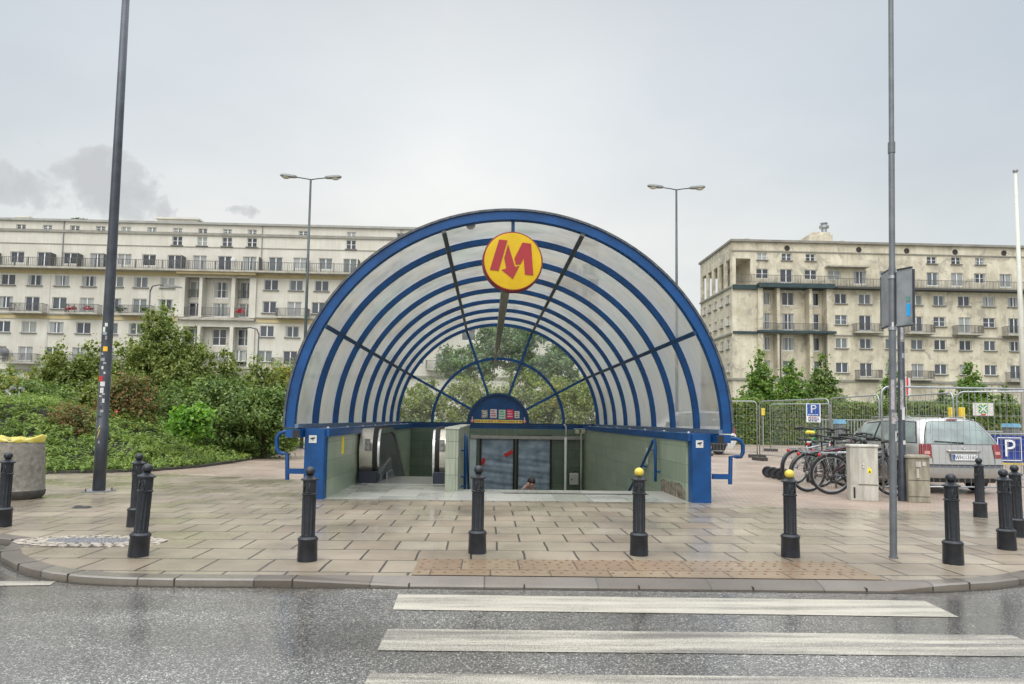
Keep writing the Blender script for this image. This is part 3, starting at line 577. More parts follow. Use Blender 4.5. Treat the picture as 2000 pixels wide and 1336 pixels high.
# round lamp / loudspeaker under the front arch
p = at(919, 438, Y0+.25); mb = MB(); Mx = Matrix.Translation(p-Vector((CX, Y0, 0))) @ Matrix.Rotation(PI/2, 4, 'X'); mb.lathe([(.085, -.05), (.085, .0), (.07, .02), (.02, .022)], 20, M=Mx); sp_ = mb.build('round_detector', pmat('grey_plastic', (.38, .38, .36), .5), can, angle=40)
mb = MB(); mb.lathe([(.016, .022), (.016, .026)], 10, M=Mx); mb.build('lens', BLACK, sp_)
# side rails outside the posts
for s, pts, bar in ((-1, [(590, 843), (556, 843), (546, 847), (541, 856), (541, 875), (545, 884), (552, 886), (561, 886), (561, 937)], [(563, 920), (599, 920)]),
                    (1, [(1404, 857), (1437, 857), (1446, 861), (1451, 870), (1451, 884), (1447, 892), (1438, 892), (1427, 892), (1426, 946)], [(1426, 931), (1391, 931)])):
    mb = MB(); P_ = [at(x, y, 11.98)-Vector((CX, Y0, 0)) for x, y in pts]; mb.tube(P_, .036, 10); mb.build('side_rail', BLUE, can, angle=50)
    a, b = [at(x, y, 11.98)-Vector((CX, Y0, 0)) for x, y in bar]; mb = MB(); mb.box(min(a.x, b.x), max(a.x, b.x), .33, .39, a.z-.045, a.z+.045); mb.build('side_rail_bar', BLUE, can)

# round sign hanging in the front arch
sc_ = at(1001, 512, 11.72); msg = empty('metro_sign', tuple(sc_), R(4), 'round yellow sign with a red letter M and downward arrow hanging in the front arch', 'sign')
RS = .525; MF = Matrix.Rotation(PI/2, 4, 'X')
mb = MB(); mb.lathe([(RS*.90, -.11), (RS*.985, -.095), (RS, -.06), (RS, .05), (RS*.97, .075)], 56, M=MF); mb.build('rim', pmat('sign_rim_red', (.20, .008, .012), .35, 0, .2, 6), msg, angle=35)
mb = MB(); mb.lathe([(RS*.945, .072), (RS*.945, .080), (RS*.90, .084)], 56, M=MF); mb.build('face', pmat('sign_yellow', (.52, .33, .006), .35, 0, .1, 3, col2=(.60, .40, .010), spec=.3), msg, angle=35)
mb = MB(); mb.lathe([(RS*1.006, -.12), (RS*1.006, -.062)], 56, M=MF); mb.build('back_ring', DARKP, msg, angle=35)
cc_ = (797, 645)
for poly in ([(575, 318), (705, 325), (575, 808), (440, 797)],
             [(715, 385), (828, 737), (897, 718), (797, 928), (620, 790), (692, 768), (660, 600)],
             [(940, 350), (1075, 362), (1115, 858), (985, 850), (962, 590), (915, 690), (842, 703), (816, 605)]):
    mb = MB(); mb.prism([((x-cc_[0])/470*RS, (cc_[1]-y)/470*RS) for x, y in poly], 'y', -.094, -.0845); mb.build('letter_shape', pmat('sign_red', (.30, .012, .018), .4, 0, .08, 4), msg)
mb = MB(); mb.box(-.028, .028, -.03, .03, RS-.01, RS+.25); mb.box(-.16, .16, -.05, .08, RS+.235, RS+.25); mb.build('hanger', BLUE2, msg)
# lighting trough hung along the ridge
lt = empty('light_trough', (.31, 13.0, 3.93), 0, 'long narrow metal lighting trough running back under the canopy ridge behind the sign', 'light fitting')
BRZ = pmat('aged_trough_metal', (.20, .175, .12), .4, .3, .3, 12, col2=(.40, .37, .30))
mb = MB(); mb.box(-.065, .065, 0, 11.2, -.03, .03); mb.build('trough', BRZ, lt)
for s in (-1, 1): mb = MB(); mb.box(s*.067, s*.085, 0, 11.2, -.035, .04); mb.build('side_flange', pmat('trough_edge', (.42, .40, .34), .4, .5, .2, 9), lt)
mb = MB(); mb.tube([(0, 11.2, 0), (-.02, 12.0, -.12), (-.08, 12.5, -.45)], [.045, .04, .03], 8); mb.build('end_cable', BRZ, lt, smooth=True)
for i in range(1, 7): mb = MB(); mb.tube([(0, i*bay-1.45, .03), (0, i*bay-1.45, CZ+RO-.1-3.93)], .008, 5); mb.build('suspension_rod', GALV, lt)

# ------------------------------------------------------------------ stairwell
TOPZ = 1.062; XW0, XW1 = -2.78, 3.55; DEPTH = -5.2
def wallbox(name, x0, x1, y0, y1, z0, z1, mats, label=None):
    mb = MB(); mb.box(x0, x1, y0, y1, z0, z1); o = mb.build(name, mats); tag(o, label, 'wall'); return o
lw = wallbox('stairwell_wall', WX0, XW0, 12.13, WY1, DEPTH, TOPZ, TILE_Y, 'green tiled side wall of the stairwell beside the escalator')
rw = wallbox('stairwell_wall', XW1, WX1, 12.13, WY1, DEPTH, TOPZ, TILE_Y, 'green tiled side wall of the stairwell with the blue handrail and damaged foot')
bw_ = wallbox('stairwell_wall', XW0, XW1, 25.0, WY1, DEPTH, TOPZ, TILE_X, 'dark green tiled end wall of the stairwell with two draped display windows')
mb = MB(); mb.box(.0-.6, XW1, 24.88, 25.0, .70, .82); mb.build('ledge', pmat('grey_ledge', (.30, .29, .27), .6), bw_)
# damaged, blackened foot of the right wall
rd = random.Random(9); mb = MB(); pts = [(12.16, .0), (12.16, .16)]
y = 12.16
while y < 13.9: y += rd.uniform(.06, .14); pts.append((y, .30-.05*rd.random()-.02*(y-12) if y > 12.4 else .2))
pts.append((y, 0)); mb.prism([(a, b) for a, b in pts], 'x', XW1-.006, XW1+.01)
mb.build('damaged_plaster', pmat('black_damp_concrete', (.03, .028, .024), .7, 0, .6, 9, bump=.8, bs=30, col2=(.30, .26, .20)), rw)
mb = MB(); p = at(1249, 888, 15); yw = G(1249, 951)[1]
mb.box(XW1-.008, XW1+.002, 15.05, 15.17, .46, .82); mb.build('white_strip_sticker', WHITEP, rw)
mb = MB(); mb.box(XW0-.002, XW0+.008, 13.25, 13.42, .70, 1.03); mb.build('yellow_strip_sticker', pmat('sticker_yellow', (.78, .60, .02), .5), lw)
# display windows with crumpled sheets behind the glass
SHEET = pmat('draped_sheet', (.14, .19, .25), .45, 0, .3, 3, bump=1.0, bs=5, col2=(.30, .38, .46))
def wnd(px0, px1, py0, py1, lab, reds):
    a = at(px0, py0, 24.99); b = at(px1, py1, 24.99)
    e = empty('display_window', ((a.x+b.x)/2, 24.99, b.z-1.2), 0, lab, 'window', 'display windows in the end wall'); w_ = (b.x-a.x)/2; h_ = a.z-(b.z-1.2)
    mb = MB(); t = .07
    for q in ((-w_-t, -w_, 0, h_), (w_, w_+t, 0, h_)): mb.box(q[0], q[1], -.06, 0, q[2], q[3])
    mb.box(-w_-t, w_+t, -.062, 0, h_, h_+t); mb.box(-w_-t, w_+t, -.062, 0, -t, 0); mb.build('frame', BLACK, e)
    nx, nz = 26, 60; vs = []; rr_ = np.random.default_rng(int(px0))
    ph = rr_.random(8)*6
    for j in range(nz+1):
        for i in range(nx+1):
            u, v = i/nx, j/nz; yy = -.02+.010*math.sin(v*h_*14+ph[0]+1.2*math.sin(u*3+ph[1]))+.008*math.sin(v*h_*31+u*4+ph[2])*(v < .8)+.012*math.sin((u*2+v*3)*4+ph[3])*(v > .7)
            vs.append((-w_+2*w_*u, yy, h_*v))
    mesh_obj('draped_sheet', vs, [(j*(nx+1)+i, j*(nx+1)+i+1, (j+1)*(nx+1)+i+1, (j+1)*(nx+1)+i) for j in range(nz) for i in range(nx)], SHEET, e, True)
    for (u, v, ww, hh, an) in reds:
        mb = MB(); Mx = Matrix.Translation((-w_+2*w_*u, -.048, h_*v)) @ Matrix.Rotation(an, 4, 'Y'); mb.box(-ww, ww, 0, .006, -hh, hh, Mx); mb.build('red_tape', RED, e)
wnd(941, 1001, 853, 950, 'dark framed window draped with a crumpled grey sheet bearing two red marks', [(.86, .80, .17, .07, -.45), (.06, .70, .06, .12, .2)])
wnd(1013, 1073, 853, 950, 'dark framed window draped with a plain crumpled grey sheet behind the person', [])
mb = MB(); a = at(918, 856, 24.98); b = at(929, 950, 24.98); mb.box(a.x, b.x, 24.93, 24.995, -3, a.z); tag(mb.build('pale_door_panel', pmat('pale_panel', (.40, .47, .50), .5)), 'narrow pale grey panel in the end wall beside the sheeted windows', 'panel')
# divider between escalator and stairs
dv = wallbox('divider_wall', -.80, -.555, 13.3, 21.5, DEPTH, 1.20, TILE_D, 'low free-standing tiled divider wall between the escalator and the stairs')
mb = MB(); mb.box(-.82, -.535, 13.28, 21.52, 1.203, 1.235); mb.build('coping', pmat('pale_coping', (.42, .43, .38), .5), dv)
# stairs
mb = MB(); NS = 34
for i in range(NS): mb.box(-.553, XW1-.002, 13.75+i*.3, 13.75+(i+1)*.3+.02, -.15*(i+1)-.3, -.15*(i+1))
tag(mb.build('stairs', pmat('stair_granite', (.30, .29, .27), .5, 0, .2, 8)), kind='structure')
flat_poly('stairwell_floor', [(XW0, 21), (XW1, 21), (XW1, 25), (XW0, 25)], -5.1, pmat('well_floor', (.2, .2, .19), .5))
mb = MB(); mb.box(.32, 3.1, 13.02, 13.16, .004, .010); gr_ = mb.build('drain_grate', pmat('grate_dark', (.08, .08, .075), .5, .5), None); tag(gr_, kind='structure')
# handrails
hr = empty('handrail', (XW1, 13.9, 0), 0, 'blue tubular handrail fixed to the stairwell wall with the damaged foot', 'handrail', 'stair handrails')
xr = -.10; pth = [(xr, .05, .18), (xr, .05, .86), (xr, .08, .96), (xr, .16, 1.02), (xr, .28, 1.0), (xr, .45, .88), (xr, 1.2, .46), (xr, 6, -2.0), (xr, 10, -4.0)]
mb = MB(); mb.tube(pth, .03, 10); mb.build('rail', BLUE, hr, smooth=True)
pth2 = [(xr, .40, .80), (xr, .05, .80)]; mb = MB(); mb.tube(pth2, .018, 8); mb.build('cross_rail', BLUE, hr)
mb = MB(); mb.tube([(xr, .05, .38), (0, .05, .38)], .02, 8); mb.tube([(xr, 1.2, .42), (0, 1.2, .40)], .018, 8); mb.tube([(xr, 4, -.98), (0, 4, -1)], .018, 8); mb.build('wall_fixings', BLUE, hr)
hl = empty('handrail', (-.555, 14.9, 0), 0, 'blue tubular handrail fixed to the low divider wall', 'handrail', 'stair handrails')
mb = MB(); mb.tube([(.09, .02, -.2), (.09, 0, .85), (.09, .05, 1.0), (.09, .2, 1.05), (.09, .4, .98), (.09, 5, -1.3)], .032, 10); mb.build('rail', BLUE, hl, smooth=True)
mb = MB(); mb.tube([(.09, 0, .72), (0, 0, .72)], .02, 8); mb.tube([(.09, 0, .16), (0, 0, .16)], .02, 8); mb.tube([(.09, 0, -.05), (0, 0, -.05)], .02, 8); mb.build('wall_fixings', BLUE, hl)

# escalator
es = empty('escalator', (-1.7, 14.6, 0), 0, 'escalator with brushed steel newel ends and black rubber handrails beside the divider wall', 'escalator')
def epath(off=0):
    pts = []; r = .49-off
    for k in range(11):
        a = R(-100-16*k); pts.append((.50+r*math.cos(a)*.62-.0, .64+r*math.sin(a)*1.06))
    pts = [(y, z) for y, z in pts]; top = pts[-1][1]
    pts += [(1.5, top), (2.1, top), (2.5, top-.04), (3.1, top-.30), (10, top-.30-3.98)]
    return pts
for s, xc, inner in ((-1, -2.40+1.7, 1), (1, -1.07+1.7, -1)):
    bal = MB()
    def sweep(mb, off0, off1, x0, x1):
        A = epath(off0); B = epath(off1); vs = []
        for (y, z), (y2, z2) in zip(A, B): vs += [(x0, y, z), (x1, y, z), (x1, y2, z2), (x0, y2, z2)]
        n_ = len(A); fs = [(i*4+k, i*4+(k+1) % 4, (i+1)*4+(k+1) % 4, (i+1)*4+k) for i in range(n_-1) for k in range(4)]+[(0, 1, 2, 3), ((n_-1)*4+3, (n_-1)*4+2, (n_-1)*4+1, (n_-1)*4)]; mb.add(vs, fs)
    sweep(bal, -.015, .06, xc-.33 if s < 0 else xc-.045, xc+.045 if s < 0 else xc+.22)
    b_ = bal.build('balustrade', STEEL, es, angle=50)
    m2 = MB(); sweep(m2, -.055, .0, xc-.05, xc+.05); m2.build('handrail_belt', BLACK, b_, angle=50)
    m3 = MB(); sweep(m3, -.012, .085, xc+inner*.045, xc+inner*.10); m3.build('inner_rim', CHROME, b_, angle=50)
    # dark inner glass panel
    P_ = epath(.09); poly = P_+[(10, P_[-1][1]-1.0), (2.3, .10), (.6, .20)]; m4 = MB(); xa, xb = sorted((xc+inner*.03, xc+inner*.055)); m4.prism(poly, 'x', xa, xb); m4.build('balustrade_glass', pmat('smoked_glass', (.05, .055, .058), .35, 0, .35, 3, spec=.5, col2=(.10, .105, .105)), b_)
    m7 = MB(); xa, xb = sorted((xc+inner*.055, xc+inner*.085)); m7.prism([(.60, .205), (2.25, .40), (2.25, .435), (.60, .24)], 'x', xa, xb); m7.build('lower_rim', CHROME, b_)
    m7 = MB(); xa, xb = sorted((xc+inner*.056, xc+inner*.075)); m7.prism([(.60, .013), (2.6, .013), (2.25, .398), (.60, .203)], 'x', xa, xb); m7.build('side_cladding', ALU, b_)
    m5 = MB(); xa, xb = (xc-.33, xc+.07) if s < 0 else (xc-.07, xc+.22); m5.cbox(xa, xb, .12, .75, 0, .26, .02); m5.build('newel_base', pmat('navy_base', (.012, .018, .035), .4), es)
    m6 = MB(); xo = xc-.13 if s < 0 else xc+.115; m6.box(xo-.055, xo+.055, .02, .07, .70, .95)
    for zz_ in (.86, .74): Mx = Matrix.Translation((xo, .03, zz_)) @ Matrix.Rotation(PI/2, 4, 'X'); m6.lathe([(.036, 0), (.036, .02), (.02, .026)], 14, M=Mx)
    m6.build('control_panel', pmat('switch_grey', (.25, .25, .24), .4, .5), es, angle=40)
mb = MB(); mb.box(-.95, .95-.02, .10, 1.3, .0045, .012)
for i in range(22):
    y = 1.3+i*.4; z = .0 if i < 2 else -.2*(i-1); mb.box(-.52, .56, y, y+.4, z-.25, z)
mb.build('steps', pmat('step_metal', (.34, .34, .33), .35, .7, .15, 20), es)
mb = MB(); mb.prism([(1.0, .17), (1.9, .17), (9.5, -4.25), (9.5, -5.0), (1.0, -.3)], 'x', -.56, -.53); mb.prism([(1.0, .17), (1.9, .17), (9.5, -4.25), (9.5, -5.0), (1.0, -.3)], 'x', .57, .60); mb.build('skirt', ALU, es)
# conduits, box, camera
mb = MB(); a = at(1105, 833, 24.75); mb.tube([(a.x-.06, 24.7, 1.25), (a.x, 24.72, 1.18), (a.x, 24.72, .8)], .03, 8); mb.tube([(a.x, 24.72, .8), (a.x, 24.72, -4)], .045, 8); tag(mb.build('drain_pipe', WHITEP, smooth=True), 'thin white vertical pipe in front of the end wall', 'pipe')
mb = MB(); a = at(1139, 855, 24.8); mb.tube([(a.x-.06, 24.85, .95), (a.x-.06, 24.85, -4)], .03, 8); tag(mb.build('cable_duct', pmat('cream_duct', (.5, .5, .44), .5)), 'thin cream cable duct running down the corner of the end wall', 'cable duct')
a = at(1121, 935, 24.6); e = empty('junction_box', (a.x, 24.6, a.z-.2), 0, 'grey metal junction box with two latches beside the white pipe', 'junction box')
mb = MB(); mb.cbox(-.16, .16, -.08, .10, 0, .40, .02); mb.build('box_body', pmat('box_grey', (.42, .43, .40), .5), e); mb = MB(); mb.tube([(-.02, 0, .40), (0, 0, .46), (.1, 0, .46), (.12, 0, .40)], .012, 6); mb.build('handle', BLACK, e); mb = MB(); mb.box(-.11, -.07, -.095, -.08, .15, .20); mb.build('lock', BLACK, e)
a = at(1134, 843, 24.5); e = empty('floodlight', (a.x, 24.5, a.z), 0, 'small cream twin floodlight under the rear beam at the wall corner', 'floodlight')
for dx in (-.12, .10): mb = MB(); mb.cbox(dx-.07, dx+.07, -.1, .08, -.07, .06, .02); mb.build('lamp_head', pmat('cream_metal', (.42, .40, .28), .5), e)
mb = MB(); mb.tube([(-.25, 0, .09), (.2, 0, .09)], .02, 6); mb.build('bracket', GALV, e)

# ------------------------------------------------------------------ bollards
def make_bollard():
    e = empty('bollard')
    mb = MB(); mb.lathe([(.092, 0), (.092, .02), (.088, .19), (.094, .20), (.094, .215), (.075, .235)], 24); mb.build('base', IRON, e, angle=40)
    mb = MB(); N = 48; vs = []; zs = [(.235, 0), (.25, .0), (.262, 1), (.60, 1), (.625, 0), (.632, 0)]
    for (z, fl) in zs:
        for k in range(N):
            a = 2*PI*k/N; r = .0625-(.007 if (fl and k % 4 in (1, 2)) else 0); vs.append((r*math.cos(a), r*math.sin(a), z))
    mb.add(vs, [(i*N+k, i*N+(k+1) % N, (i+1)*N+(k+1) % N, (i+1)*N+k) for i in range(len(zs)-1) for k in range(N)]); mb.build('fluted_shaft', IRON, e, angle=30)
    mb = MB(); mb.lathe([(.062, .632), (.071, .638), (.071, .648), (.062, .655), (.062, .775)], 24)
    mb.lathe([(.060, .775), (.082, .780), (.082, .792), (.055, .805), (.030, .828), (.022, .835)], 24); mb.build('collar', IRON, e, angle=40)
    # cast emblem plate with a small relief figure
    mb = MB()
    for (x0, x1, z0, z1) in ((-.030, -.024, .665, .765), (.024, .030, .665, .765), (-.030, .030, .661, .667), (-.030, .030, .763, .769)): mb.box(x0, x1, -.066, -.055, z0, z1)
    cf = [(-.006, .752), (.006, .742), (-.004, .728), (.010, .718), (.014, .705), (.002, .692), (-.012, .686), (-.006, .676), (.010, .680)]
    mb.tube([(x, -.0655, z) for x, z in cf], .0045, 6); mb.tube([(-.004, -.0655, .728), (-.017, -.065, .735), (-.018, -.064, .715)], .0035, 6)
    mb.build('emblem', pmat('iron_relief', (.04, .045, .05), .35, .2, .2, 20), e, smooth=True)
    mb = MB(); mb.lathe([(.0475*math.sin(R(a))+.0001, .865-.0475*math.cos(R(a))) for a in range(15, 181, 11)], 22); mb.build('ball', IRON, e, smooth=True)
    return e
bproto = make_bollard(); YBALL = pmat('yellow_ball_paint', (.50, .34, .012), .4, 0, .2, 18, col2=(.62, .50, .09))
bl = [((-3.437, 7.003), 'slightly leaning black bollard at the kerb, in front of the one it overlaps', 'ball', R(3.5)),
      ((-1.735, 6.838), 'black bollard on the slabs in front of the left blue post of the canopy', 0, 0),
      ((-.084, 7.282), 'black-balled bollard standing in front of the divider wall and stairs, left of both yellow balls', 0, 0),
      ((1.615, 7.234), 'bollard with a yellow ball in front of the stairwell handrail', 'y', 0),
      ((3.22, 7.209), 'bollard with a yellow ball in front of the bicycles', 'y', 0),
      ((4.763, 6.899), 'black bollard nearest the kerb just right of the tall slim pole', 0, 0),
      ((5.959, 7.713), 'black bollard near the right kerb curve, second in the row from the tall slim pole', 0, R(-1)),
      ((6.796, 8.606), 'black bollard at the far right edge, third in the row from the tall slim pole', 0, R(-1)),
      ((7.63, 10.399), 'black bollard directly behind the silver estate car, farthest of the right-hand row', 0, 0),
      ((-5.955, 8.75), 'black bollard at the left edge in front of the concrete litter bin', 0, R(1)),
      ((-4.398, 8.835), 'black bollard half hidden behind the leaning one beside the cobbled oval', 0, R(1))]
for i, ((x, y), lab, f, ln) in enumerate(bl):
    o = bproto if i == 0 else copy_tree(bproto)
    o.location = (x, y, 0); o.rotation_euler = (0, ln, random.uniform(-.3, .3)); o.scale = (1.04, 1.04, 1.0)
    tag(o, lab, 'bollard', 'black cast iron bollards along the kerb')
    if f == 'y':
        for ch in o.children:
            if ch.name.startswith('ball'): ch.data = ch.data.copy(); ch.data.materials[0] = YBALL; ch['label'] = 'ball painted yellow'

# ------------------------------------------------------------------ lamp posts
LHM = pmat('lamp_head_grey', (.20, .21, .20), .5, .1, .2, 8); LENS = pmat('lamp_glass', (.46, .44, .34), .25, 0, .1, 5)
def patch(r, a0, a1, z0, z1, n=5, t=.003):
    mb = MB(); vs = []
    for k in range(n+1):
        a = a0+(a1-a0)*k/n
        for rr, z in ((r+t, z0), (r+t, z1)): vs.append((rr*math.cos(a), rr*math.sin(a), z))
    mb.add(vs, [(2*k, 2*k+2, 2*k+3, 2*k+1) for k in range(n)]); return mb
def t_lamp(name, x, y, h, r0, r1, mat, lab, arm=1.05, base=True, sleeve=0):
    e = empty(name, (x, y, 0), 0, lab, 'street lamp')
    mb = MB(); zs = [0, 1.2, 1.21, 3, 6, h]; rs = [r0]*2+[r0*.93]+[r0+(r1-r0)*z/h for z in (3, 6, h)]
    mb.lathe(list(zip(rs, zs)), 20); mb.build('pole', mat, e, smooth=True)
    if base:
        b = MB(); b.box(-.2, .2, -.2, .2, 0.001, .02); bo = b.build('base_plate', GALV, e)
        for sx_ in (-.15, .15):
            for sy_ in (-.15, .15): c = MB(); c.lathe([(.018, .02), (.018, .035), (.01, .036), (.01, .065)], 6, (sx_, sy_, 0)); c.build('bolt', pmat('rust', (.07, .04, .025), .8), bo)
    for s in (-1, 1):
        m = MB(); m.tube([(0, 0, h-.02), (s*arm*.25, 0, h+.03), (s*arm*.62, 0, h+.08)], .026, 8); m.build('arm', mat, e, smooth=True)
        X = lambda u: s*(arm*.55+u); m = MB(); rings = []
        for (u, hw, z0, z1) in ((0, .05, -.03, .05), (.06, .085, -.05, .07), (.25, .105, -.055, .085), (.55, .13, -.05, .10), (.68, .11, -.03, .08), (.74, .05, -.0, .05)):
            zb = h+.09+u*.05; rings.append([(X(u), -hw, zb+z0*.3), (X(u), -hw*.75, zb+z0), (X(u), hw*.75, zb+z0), (X(u), hw, zb+z0*.3), (X(u), hw*.8, zb+z1*.8), (X(u), 0, zb+z1), (X(u), -hw*.8, zb+z1*.8)])
        vs = [v for r_ in rings for v in r_]; n_ = 7; m.add(vs, [(i*n_+k, i*n_+(k+1) % n_, (i+1)*n_+(k+1) % n_, (i+1)*n_+k) for i in range(5) for k in range(n_)]+[tuple(range(n_)), tuple(5*n_+k for k in range(n_))])
        hd_ = m.build('lamp_head', LHM, e, angle=40)
        m = MB(); zb = h+.07; vs = []
        for q, (sc2, dz) in enumerate(((1, 0), (.85, -.05), (.5, -.075))):
            for k in range(12): a = 2*PI*k/12; vs.append((X(.47)+.19*sc2*math.cos(a), .105*sc2*math.sin(a), zb+dz))
        m.add(vs, [(i*12+k, i*12+(k+1) % 12, (i+1)*12+(k+1) % 12, (i+1)*12+k) for i in range(2) for k in range(12)]+[tuple(24+k for k in range(12))]); m.build('lamp_glass', LENS, hd_, smooth=True)
    return e
lg = 'double-headed street lamps'
l1 = t_lamp('street_lamp', -7.0, 12.721, 11.4, .105, .055, pmat('grey_blue_pole', (.022, .028, .038), .4, .1, .25, 4, col2=(.05, .058, .07)), 'tall grey lamp pole covered in torn stickers beside the concrete litter bin')
l2 = empty('post', (7.72, 12.53, 0), 0, 'dark steel post between the two utility cabinets, just behind the tall slim pole', 'post'); l2.rotation_euler = (0, R(.9), 0); mb = MB(); mb.lathe([(.078, 0), (.075, .5), (.062, .55), (.058, 3.95), (.03, 3.99)], 18); mb.build('pole', DARKP, l2, angle=40)
tx = at(607, 350, 30.5); l3 = t_lamp('street_lamp', tx.x, 30.5, tx.z, .085, .045, pmat('far_pole', (.05, .065, .065), .4, .2, .2, 3), 'double-headed street lamp rising behind the left shoulder of the canopy', 1.15)
tx = at(1321, 370, 31.0); l4 = t_lamp('street_lamp', tx.x, 31.0, tx.z, .08, .045, MATS['far_pole'], 'double-headed street lamp rising behind the right shoulder of the canopy', 1.13)
# stickers on the left pole, on the side facing the road
yl, rd = 12.721, random.Random(21)
def zpx(py): return at(215, py, yl).z
for (py0, py1, a, wd, m_, lb) in ((632, 639, -1.35, .5, WHITEP, 'small round white sticker'), (640, 650, -1.7, .45, STK['green'], 'pale green sticker'), (650, 655, -1.6, .8, ALU, None), (678, 687, -1.3, .75, pmat('orange_sticker', (.75, .42, .02), .5), 'square orange sticker'),
                              (735, 745, -1.85, .8, RED, 'red sticker'), (746, 755, -1.45, .8, WHITEP, None), (758, 768, -1.5, .6, WHITEP, None), (700, 706, -1.7, .8, ALU, None), (716, 722, -1.6, .35, WHITEP, None), (779, 787, -1.15, .35, WHITEP, None), (727, 731, -1.2, .3, WHITEP, None), (792, 798, -1.6, .5, DARKP, None), (772, 776, -1.7, .5, pmat('faded_sticker', (.3, .28, .28), .6, 0, .5, 30), None), (690, 694, -1.8, .4, MATS['faded_sticker'], None), (801, 806, -1.3, .5, MATS['faded_sticker'], None), (812, 815, -1.7, .7, DARKP, None), (769, 771, -1.2, .4, WHITEP, None), (708, 712, -1.25, .5, MATS['faded_sticker'], None), (861, 866, -1.5, .25, MATS['faded_sticker'], None), (657, 664, -1.25, .3, MATS['faded_sticker'], None)):
    z0, z1 = zpx(py1), zpx(py0); rr_ = .105-.05*z0/11.4+.001; mb = patch(rr_, a-wd/2, a+wd/2, z0, z1); s_ = mb.build('sticker', m_, l1)
    if lb: s_['label'] = lb
zc_ = zpx(842); mb = MB(); rr_ = .104
pts = [(.22, .06), (-.32, -.0), (.16, .012), (-.25, -.09)]
mb.tube([((rr_+.002)*math.cos(-1.62+u*.9), (rr_+.002)*math.sin(-1.62+u*.9), zc_+v*1.5) for u, v in pts], .006, 6); mb.build('painted_squiggle', YEL, l1, smooth=True)
yl = 12.53
for (py0, py1, a, m_) in ((640, 668, -1.8, MATS['faded_sticker']), (690, 700, -1.5, ALU), (795, 820, -1.6, WHITEP), (860, 868, -1.4, WHITEP), (742, 800, -2.0, MATS['faded_sticker'])):
    z0, z1 = at(1750, py1, yl).z, at(1750, py0, yl).z; z1 < 3.8 and z0 > .6 and patch(.0625, a-.4, a+.4, z0, z1).build('sticker', m_, l2)
# sign pole with two boards seen from behind
sp = empty('sign_post', (4.302, 7.166, 0), 0, 'tall slim grey steel pole at the kerb carrying two sign boards seen from behind', 'sign post'); sp.rotation_euler = (0, R(1.15), 0)
mb = MB(); mb.lathe([(.036, 0), (.036, 3.10), (.031, 3.13), (.031, 4.45), (.027, 4.47), (.025, 8.6)], 16); mb.build('pole', GREYP, sp, angle=40); mb = MB(); mb.lathe([(.037, 4.38), (.037, 4.50)], 14); mb.build('joint_collar', GREYP, sp, angle=40)
mb = MB(); mb.lathe([(.045, 0), (.045, .02), (.037, .022)], 14); mb.build('foot_ring', GREYP, sp)
for (y0_, y1_, a) in ((600, 690, -2.1), (692, 706, -1.6), (715, 722, -1.2)):
    pass
for (py0, py1, a, wd, m_) in ((742, 800, -2.1, .9, pmat('pink_sticker', (.28, .24, .26), .6, 0, .4, 30, col2=(.42, .40, .40))), (806, 828, -1.57, 1.7, MATS['faded_sticker']), (842, 862, -1.2, .5, WHITEP), (630, 640, -2.0, .5, WHITEP)):
    z0, z1 = at(1745, py1, 7.166).z, at(1745, py0, 7.166).z; patch(.0365, a-wd/2, a+wd/2, z0, z1, t=.0015).build('sticker', m_, sp)
BACK = pmat('board_back_grey', (.27, .285, .30), .5, .4, .15, 6); EDGE = pmat('board_edge', (.03, .035, .04), .5)
def board(pxa, pxb, ya0, ya1, yb0, yb1, da, db, name):
    """board whose near pole edge and far edge are at different distances"""
    A0, A1 = at(pxa, ya0, da), at(pxa, ya1, da); B0, B1 = at(pxb, yb0, db), at(pxb, yb1, db)
    zt = (A0.z+B0.z)/2; zb = (A1.z+B1.z)/2; a = Vector((A0.x-4.302, da-7.166)); b = Vector((B0.x-4.302, db-7.166))
    L_ = (b-a).length; ang = math.atan2(b.y-a.y, b.x-a.x); e = MB(); M = Matrix.Translation((a.x, a.y, zb)) @ Matrix.Rotation(ang, 4, 'Z'); h = zt-zb; r = .035
    def rr(x0, x1, z0, z1, r): return [(x0+r, z0), (x1-r, z0), (x1, z0+r), (x1, z1-r), (x1-r, z1), (x0+r, z1), (x0, z1-r), (x0, z0+r)]
    e.prism(rr(0, L_, 0, h, r), 'y', -.004, .004, M); bo = e.build(name, BACK, sp)
    f = MB()
    for (x0, x1, z0, z1) in ((.02, L_-.02, -.003, .012), (.02, L_-.02, h-.012, h+.003), (-.003, .012, .03, h-.03), (L_-.012, L_+.003, .03, h-.03)): f.box(x0, x1, -.014, .008, z0, z1, M)
    f.build('board_edge', EDGE, bo)
    return bo, M, L_, h
bo1, M1, L1, H1 = board(1738, 1774, 530, 640, 516, 634, 7.13, 6.94, 'sign_board')
for (u0, u1, v0, v1, m_) in ((.62, .80, .17, .38, pmat('blue_sticker', (.01, .32, .72), .4)), (.55, .85, .04, .14, ALU), (.60, .78, .42, .50, pmat('faint_green', (.10, .25, .22), .5))):
    mb = MB(); mb.box(L1*u0, L1*u1, -.0095, -.0045, H1*v0, H1*v1, M1); mb.build('sticker', m_, bo1)
bo2, M2, L2, H2 = board(1729, 1710, 532, 640, 527, 638, 7.24, 7.55, 'sign_board')
for z in (2.42, 2.98): mb = MB(); mb.lathe([(.044, z), (.044, z+.035)], 14); mb.build('clamp', GALV, sp)
